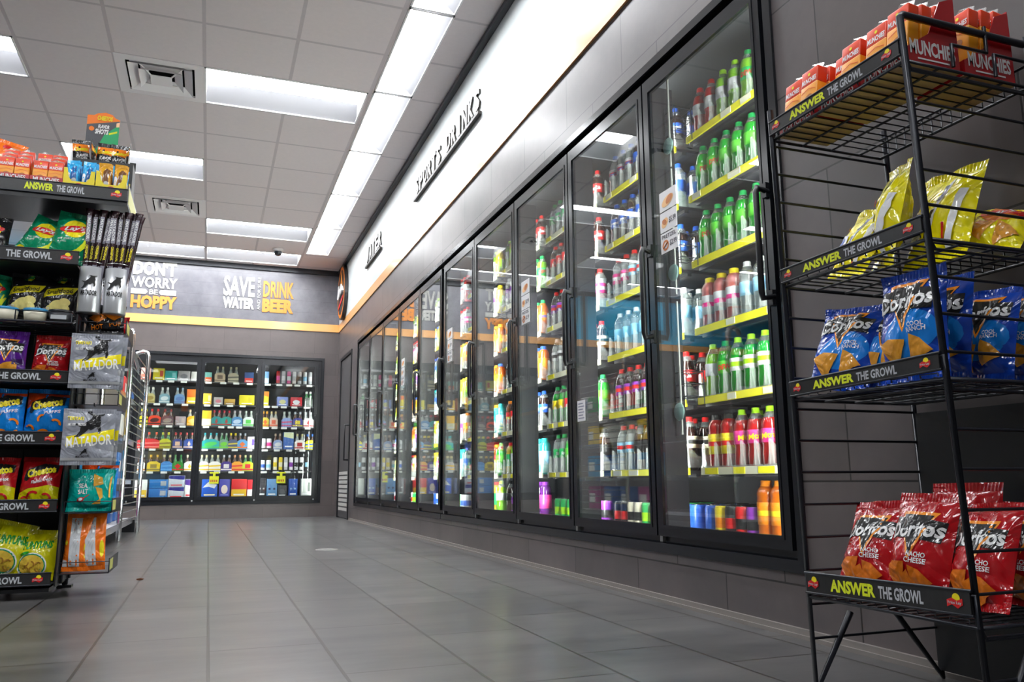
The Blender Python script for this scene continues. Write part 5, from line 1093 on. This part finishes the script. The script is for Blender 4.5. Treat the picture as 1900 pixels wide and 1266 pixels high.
mb.add([(a, y0_ - .0025, b) for a, b in ellipse(-.078, .325, .012, .012)], [tuple(range(20))], 0); mb.add([(a, y0_ - .0028, b) for a, b in [(.0, .30), (.036, .315), (.036, .325), (.0, .31)]], [(0, 1, 2, 3)], 5); mb.add([(a, y0_ - .0028, b) for a, b in [(.03, .345), (.044, .348), (.044, .372), (.03, .366)]], [(0, 1, 2, 3)], 6)
mb.v = [(p[0], p[1], p[2] + .125) for p in mb.v]
mb.build('header_card', [mat('card_orange', (.90, .20, .01), .5), mat('card_slate', (.07, .07, .08), .5), mat('card_green', (.01, .36, .12), .5), YEL, WHITE, LIME, stripe], o)
MP = bag('puff_packet', .066, .125, .03, f_black, silver, [('poly', [(-.032, .075), (.032, .07), (.032, .107), (-.032, .107)], 2), ('text', 'Cheetos', 0, .084, .056, .018, .15, .05, .1, 3), ('text', 'FLAVOR', .003, .056, .046, .013, .15, .04, .2, 4), ('text', 'SHOTS', .0, .038, .046, .015, .15, .04, .2, 4), ('poly', ellipse(-.02, .03, .008, .008), 2)], 97, (ORANGE, YEL, WHITE))
for i, (x, dg, rl, lab) in enumerate(((-.638, 12, -5, 'black and orange puff packet left of the upright silver one'), (-.592, 86, 0, 'puff packet turned to its silver back in the dark box'), (-.548, -6, 3, 'black and orange puff packet in the middle of the dark box'), (-.486, 6, 2, 'black and orange puff packet right of the middle one'), (-.446, -80, 2, 'puff packet turned sideways at the aisle end of the box'))):
    put_bag(MP, 'puff_packet', (x - .008, 4.140, zd + .210), dg, 3, rl, lab, 'small puff packets in the dark box', 1.18)

# ------------------------------------------------------------------ wing rack on its aisle side
wg = root('wing_rack', (-.47, 4.05, 0), 'narrow black wing rack with trays hung on the aisle side of the snack display', 'snack rack')
wx = lambda x: x + .47
wy = lambda y: y - 4.05
mb = MB()
for y in (3.98, 4.20): mb.tube([(wx(-.562), wy(y), .05), (wx(-.562), wy(y), 1.66)], .006)
for k in range(12): mb.tube([(wx(-.562), wy(3.98), .08 + k * .14), (wx(-.562), wy(4.20), .08 + k * .14)], .003)
mb.build('back_grille', [WIRE], wg)
endc = mat('cream_tray_card', srgb(206, 204, 110), .5)
for z, x1 in ((.098, -.372), (.345, -.378), (.80, -.385), (1.115, -.375)):
    t = MB().box(wx(-.558), wy(3.872), z - .004, wx(x1), wy(4.23), z).box(wx(x1) - .003, wy(3.872), z, wx(x1), wy(4.23), z + .058).build('tray', [BLACK], wg)
    MB().box(wx(x1), wy(3.885), z + .008, wx(x1) + .0015, wy(4.0), z + .05).build('price_card', [endc], t)
    mb = MB(); mb.tube([(wx(-.558), wy(3.872), z), (wx(-.558), wy(3.872), z + .045), (wx(x1), wy(3.872), z + .045), (wx(x1), wy(3.872), z)], .0028); mb.build('front_wire', [WIRE], t)
OB = bag('cracker_bag', .105, .245, .05, f_org, f_org, [('poly', [(-.026, .02), (.018, .02), (.010, .226), (-.034, .226)], 2), ('poly', ellipse(.040, .09, .009, .036), 3), ('poly', ellipse(-.043, .12, .006, .01), 3), ('poly', [(-.05, .02), (-.03, .02), (-.034, .045), (-.05, .05)], 2)], 101, (mat('bright_silver_print', (.62, .63, .66), .35), YEL))
for x, lab in ((-.508, 'orange bag with broad silver strip, next to the display post'), (-.442, 'orange bag with broad silver strip, at the tray end card')):
    put_bag(OB, 'cracker_bag', (x, 3.925, .1), -4, 7, 1 if x < -.5 else -3, lab, 'orange and silver bags in the low tray', .97)
TL = bag('chip_bag', .19, .19, .08, f_teal, f_teal, [('text', 'SEA', -.028, .112, .040, .022, .02, .03, 0, 2), ('text', 'SALT', -.026, .085, .044, .022, .02, .03, 0, 2), ('poly', [(.01, .168), (.05, .15), (.06, .118), (.018, .108)], 3), ('poly', [(.026, .106), (.056, .098), (.06, .06), (.048, .05)], 3), ('poly', [(.052, .055), (.05, .032), (.012, .03)], 3), ('poly', ellipse(-.034, .05, .016, .010, .3), 4), ('poly', [(-.022, .053), (.0, .068), (.004, .075), (-.018, .06)], 4), ('poly', ellipse(-.034, .051, .010, .006, .3), 2), ('poly', [(.083, .06), (.09, .06), (.09, .16), (.083, .15)], 3)], 103, (WHITE, mat('corn_chip_print', (.80, .42, .05), .5, vary=.25, scale=60), RED))
put_bag(TL, 'chip_bag', (-.472, 3.925, .347), -3, 6, 0, 'teal chip bag lettered SEA SALT in the wing rack', 'teal chip bags', .94); put_bag(TL, 'chip_bag', (-.472, 4.02, .347), -14, 3, 0, 'teal chip bag behind the one lettered SEA SALT', 'teal chip bags', .92)
put_bag(CP, 'chip_bag', (-.466, 4.12, .349), -4, 4, 1, 'blue bag behind the grey jerky pouches, at the back of the tray', None, 1.0)
# beef jerky pouches hung in front
BULL = [(.02, .04), (.10, .08), (.2, .25), (.22, .42), (.05, .52), (0, .50), (.06, .58), (.28, .52), (.42, .66), (.55, .80), (.58, .92), (.50, .96), (.48, 1.0), (.62, .97), (.72, .95), (.86, .97), (.98, 1.0), (.97, .94), (.86, .88), (.84, .78), (.88, .66), (.86, .50), (.90, .30), (.86, .16), (.80, .16), (.80, .34), (.70, .42), (.62, .34), (.56, .30), (.48, .34), (.38, .22), (.30, .12), (.20, .02), (.04, 0)]
bull = lambda x, y, w, h: [(x + a * w, y + b * h) for a, b in BULL]
MJ = bag('jerky_pouch', .20, .235, .03, f_gry, silver, [('poly', [(-.082, .078), (.098, .108), (.098, .152), (.03, .136), (-.082, .118)], 2), ('text', 'MATADOR', .004, .1, .172, .044, .1, .02, .05, 3), ('poly', bull(-.055, .115, .115, .10), 4), ('text', 'TERIYAKI', -.052, .194, .062, .015, 0, .03, 0, 2), ('text', '100% BEEF', -.065, .168, .03, .012, 0, .02, 0, 3), ('text', 'PROTEIN', -.025, .168, .03, .012, 0, .02, 0, 3), ('poly', bull(-.028, .042, .032, .026), 4), ('text', 'MATADOR', -.016, .036, .052, .009, .1, .02, 0, 4), ('poly', [(-.098, .019), (.098, .019), (.098, .03), (-.098, .03)], 5), ('poly', ellipse(.0, .221, .010, .004), 6)], 107, (YEL, WHITE, INK, silver, BLACK), squash=.01)
for z, lab, x in ((.862, 'upper grey jerky pouch with black bull and yellow band', -.478), (.54, 'lower grey jerky pouch with black bull and yellow band', -.483)):
    put_bag(MJ, 'jerky_pouch', (x, 3.822, z), -2, 0, 0, lab, 'grey jerky pouches on the wing rack', 1.0); put_bag(MJ, 'jerky_pouch', (x + .012, 3.852, z - .001), -5, 0, 2, lab.replace('grey', 'hindmost grey').replace('with black bull and yellow band', 'hung behind another'), 'grey jerky pouches on the wing rack', .98)
mb = MB()
for z in (1.112, .797):
    mb = MB(); mb.tube([(wx(-.47), wy(3.872), z - .005), (wx(-.47), wy(3.82), z - .008), (wx(-.47), wy(3.815), z + .004)], .003); mb.build('peg_wire', [WIRE], wg)
HB = bag('chip_bag', .16, .14, .06, f_black, f_black, [('poly', [(-.07, .07), (-.03, .1), (.01, .07), (-.03, .045)], 2), ('poly', [(.0, .08), (.05, .11), (.078, .09), (.04, .06)], 2), ('text', 'HOT', -.03, .03, .05, .018, .1, .03, 0, 2), ('text', 'PUF', .045, .045, .05, .018, .2, .03, 0, 2)], 109, (ORANGE,))
put_bag(HB, 'chip_bag', (-.47, 3.95, 1.117), -3, 10, 0, 'black bag with orange shapes under the silver cups', None, 1.0)
RB2 = bag('snack_pouch', .15, .10, .05, f_red, f_red, [], 113)
put_bag(RB2, 'snack_pouch', (-.466, 4.08, 1.117), -4, 6, 0, 'plain red bag behind the silver cups', None, 1.1)
# silver cups of beef sticks
stickm = film('plum_stick_wrap', (.035, .016, .022), .25); grayw = mat('grey_stick_foil', (.26, .25, .30), .3, .3)
def stick_mesh():
    w, h, t = .024, .47, .006; mb = MB(); n = 24; v = []
    for j in range(n + 1):
        z = h * j / n; k = 1.0 + .5 * max(0, (j - n + 2)) / 2; th = t * (.35 if j in (0, n) else 1)
        wb = noise.noise(Vector((0, 0, z * 20))) * .002
        v += [(-w / 2 * k, wb, z), (-w * .2, -th + wb, z), (w * .2, -th + wb, z), (w / 2 * k, wb, z), (w * .2, th + wb, z), (-w * .2, th + wb, z)]
    fs = []; 
    for j in range(n):
        for q in range(6): fs.append((j * 6 + q, j * 6 + (q + 1) % 6, j * 6 + 6 + (q + 1) % 6, j * 6 + 6 + q))
    mb.add(v, fs, 0, True); mb.add(v[-6:], [(0, 1, 2, 3, 4, 5)], 0); mb.add(v[:6], [(5, 4, 3, 2, 1, 0)], 0)
    y = -t - .0026; M = Matrix.Rotation(PI / 2, 4, 'Y')
    mb.add([(-.0095, -.0045, .06), (.0095, -.0045, .06), (.0095, -.0045, .20), (-.0095, -.0045, .20)], [(0, 1, 2, 3)], 1); mb.add([(-.0085, y + .0005, .05), (.0085, y + .0005, .05), (.0085, y + .0005, .21), (-.0085, y + .0005, .21)], [(0, 1, 2, 3)], 1); mb.add([(-.0082, y + .0004, .315), (.0082, y + .0004, .315), (.0082, y + .0004, .435), (-.0082, y + .0004, .435)], [(0, 1, 2, 3)], 1)
    mb.word('MATADOR', -.425, -.325, -.006, .006, y, 2, M, .03); mb.word('ORIGINAL', -.30, -.235, -.005, .005, y, 3, M, .03)
    return mb.mesh('beef_stick', [stickm, grayw, WHITE, YEL])
STK = stick_mesh()
for i, (x, lab) in enumerate(((-.536, 'silver cup with black bull, next to the display post'), (-.434, 'silver cup with black bull, at the aisle end'))):
    o = root('stick_cup', (x, 3.92, 1.203), lab, 'cup', 'silver cups of beef sticks')
    MB().lathe([(0, .003), (.045, 0), (.047, .004), (.0485, .205), (.047, .205), (.0448, .006), (0, .006)], 28).build('cup_wall', [silver], o)
    mb = MB(); mb.art([('poly', bull(-.034, .105, .066, .060), 0), ('text', 'MATADOR', 0, .086, .066, .024, -.04, .03, 0, 0)], around(.049), .012); mb.build('printed_bull', [INK], o)
    mb = MB(); mb.tube([(.05 * math.cos(a), .05 * math.sin(a), .225) for a in [2 * PI * q / 20 for q in range(20)]], .0022, 0, 5, True); mb.tube([(0, .05, .225), (-.02, .26, .225)], .003); mb.build('wire_ring', [CHROME], o)
    for q in range(8):
        a = [-1, 0, 1, -.9, .08, .95, -.5, .55][q]; back = 2 < q < 6; mid = q > 5
        px_ = x - .004 + .0225 * a; py_ = 3.92 + (.0145 if back else 0 if mid else -.0145)
        s_ = put('beef_stick', STK, None, (px_, py_, 1.2105), (math.radians(-1.8 * back), math.radians(3.6 + 3.4 * a + .8 * (q % 2)), math.radians(-4 * a)))
        tag(s_, 'dark wrapped beef stick, %s %s of the %s cup' % (ORD[q % 3], 'in front' if q < 3 else 'in the middle' if mid else 'at the back', ['display-side', 'aisle-side'][i]), 'beef stick', 'beef sticks in the silver cups')

# ------------------------------------------------------------------ chrome shelf run behind it
cg = root('chrome_shelving', (-.90, 7.2, 0), 'chrome shelving run with wire sides beyond the snack display', 'shelving')
gx = lambda x: x + .90
gy = lambda y: y - 7.2
for x, y, h in ((-.655, 5.6, 1.72), (-.665, 7.45, 1.76), (-.625, 8.72, 1.76), (-1.2, 5.6, 1.7), (-1.2, 8.72, 1.7)):
    mb = MB(); mb.tube([(gx(x), gy(y), .004), (gx(x), gy(y), h - .05), (gx(x) - .01, gy(y), h - .015), (gx(x) - .05, gy(y), h), (gx(x) - .10, gy(y), h - .02), (gx(x) - .12, gy(y), h - .06)], .021, 0, 10); mb.build('upright', [CHROME], cg)
mb = MB()
for k in range(22): mb.tube([(gx(-.66), gy(7.45), .16 + k * .068), (gx(-.63), gy(8.72), .16 + k * .068)], .005, 0, 5)
mb.build('side_grille', [CHROME], cg)
mb = MB()
for q in range(4): mb.tube([(gx(-.66), gy(7.45), 1.62 - q * .02), (gx(-.64), gy(7.95), 1.50 - q * .02)], .006, 0, 5)
mb.build('brace', [CHROME], cg)
white_deck = mat('white_deck', srgb(222, 222, 226), .35)
for z, x1 in ((.14, -.64), (.50, -.69), (.86, -.69), (1.22, -.69)):
    MB().box(gx(-1.2), gy(5.55), z - .012, gx(x1 - .02), gy(8.75), z).box(gx(x1 - .02), gy(5.55), z - .04, gx(x1 - .016), gy(8.75), z + .008, 1).build('shelf', [white_deck, CHROME], cg)
MB().box(gx(-1.15), gy(8.85), .0, gx(-.62), gy(9.0), .12).build('kick_block', [BLACK], cg)
sto = [(.142, 'water_case', (40, 90, 160), .20, .26, 'blue water pack', 8), (.502, 'water_case', (60, 120, 190), .20, .24, 'pale blue water pack', 8), (.862, 'snack_box', (230, 228, 220), .16, .22, 'white box', 8), (1.222, 'snack_box', (200, 40, 40), .16, .20, 'red box', 8)]
for z, nm, c, w, h, lab, n in sto:
    for i in range(4, n):
        y = 5.75 + i * .385; cc = c if i % 3 != 1 else [(150, 30, 110), (40, 140, 190), (236, 200, 60), (40, 120, 60)][sto.index((z, nm, c, w, h, lab, n))]
        o = MB().rbox(-.11, -w / 2, 0, .11, w / 2, h, .012).build(nm, [cm(cc)], None, (-.86, y, z)); tag(o, '%s, %s along the %s chrome shelf' % (lab if i % 3 != 1 else ['magenta pack', 'bright blue pack', 'yellow box', 'green box'][sto.index((z, nm, c, w, h, lab, n))], ORD[i - 4], ORD[3 - sto.index((z, nm, c, w, h, lab, n))]), 'box', 'packs on the chrome shelving')
        MB().box(.1105, -w * .35, h * .3, .112, w * .35, h * .7).build('printed_panel', [cm((235, 235, 230))], o)
soap = bag('soap_pouch', .14, .16, .05, film('white_film', (.75, .75, .76)), f_green, [('poly', [(-.06, .05), (.06, .03), (.06, .09), (-.06, .12)], 2)], 127, (blu2,))
put_bag(soap, 'snack_pouch', (-.76, 8.635, 1.2235), 80, 6, 0, 'white and blue pouch with green back on the top chrome shelf', None, 1.3)

# ------------------------------------------------------------------ camera, light, view
yaw, pitch, roll = 0.35563478090658307, 0.17204129817707822, -0.007166070235366724
f_ = Vector((math.sin(yaw) * math.cos(pitch), math.cos(yaw) * math.cos(pitch), math.sin(pitch))); r_ = Vector((math.cos(yaw), -math.sin(yaw), 0)); u_ = r_.cross(f_)
r2 = r_ * math.cos(roll) + u_ * math.sin(roll); u2 = u_ * math.cos(roll) - r_ * math.sin(roll)
cd = bpy.data.cameras.new('camera'); cam = bpy.data.objects.new('camera', cd); COL.objects.link(cam)
cam.matrix_world = Matrix(((r2.x, u2.x, -f_.x, 0), (r2.y, u2.y, -f_.y, 0), (r2.z, u2.z, -f_.z, .46143), (0, 0, 0, 1)))
cd.sensor_width = 36; cd.lens = 1499.736 / 1900 * 36; cd.clip_start = .02; cd.clip_end = 60
SC.camera = cam
w = bpy.data.worlds.new('world'); SC.world = w; w.use_nodes = True
w.node_tree.nodes['Background'].inputs[0].default_value = (.5, .5, .55, 1); w.node_tree.nodes['Background'].inputs[1].default_value = .05
vs = SC.view_settings; vs.view_transform = 'Standard'; vs.look = 'None'; vs.gamma = 1; vs.exposure = 0.35; vs.use_curve_mapping = False
cy = SC.cycles; cy.use_denoising = True; cy.max_bounces = 10; cy.diffuse_bounces = 4; cy.glossy_bounces = 4; cy.transmission_bounces = 6; cy.transparent_max_bounces = 24; cy.sample_clamp_indirect = 4; cy.caustics_reflective = False; cy.caustics_refractive = False
bpy.context.view_layer.update()
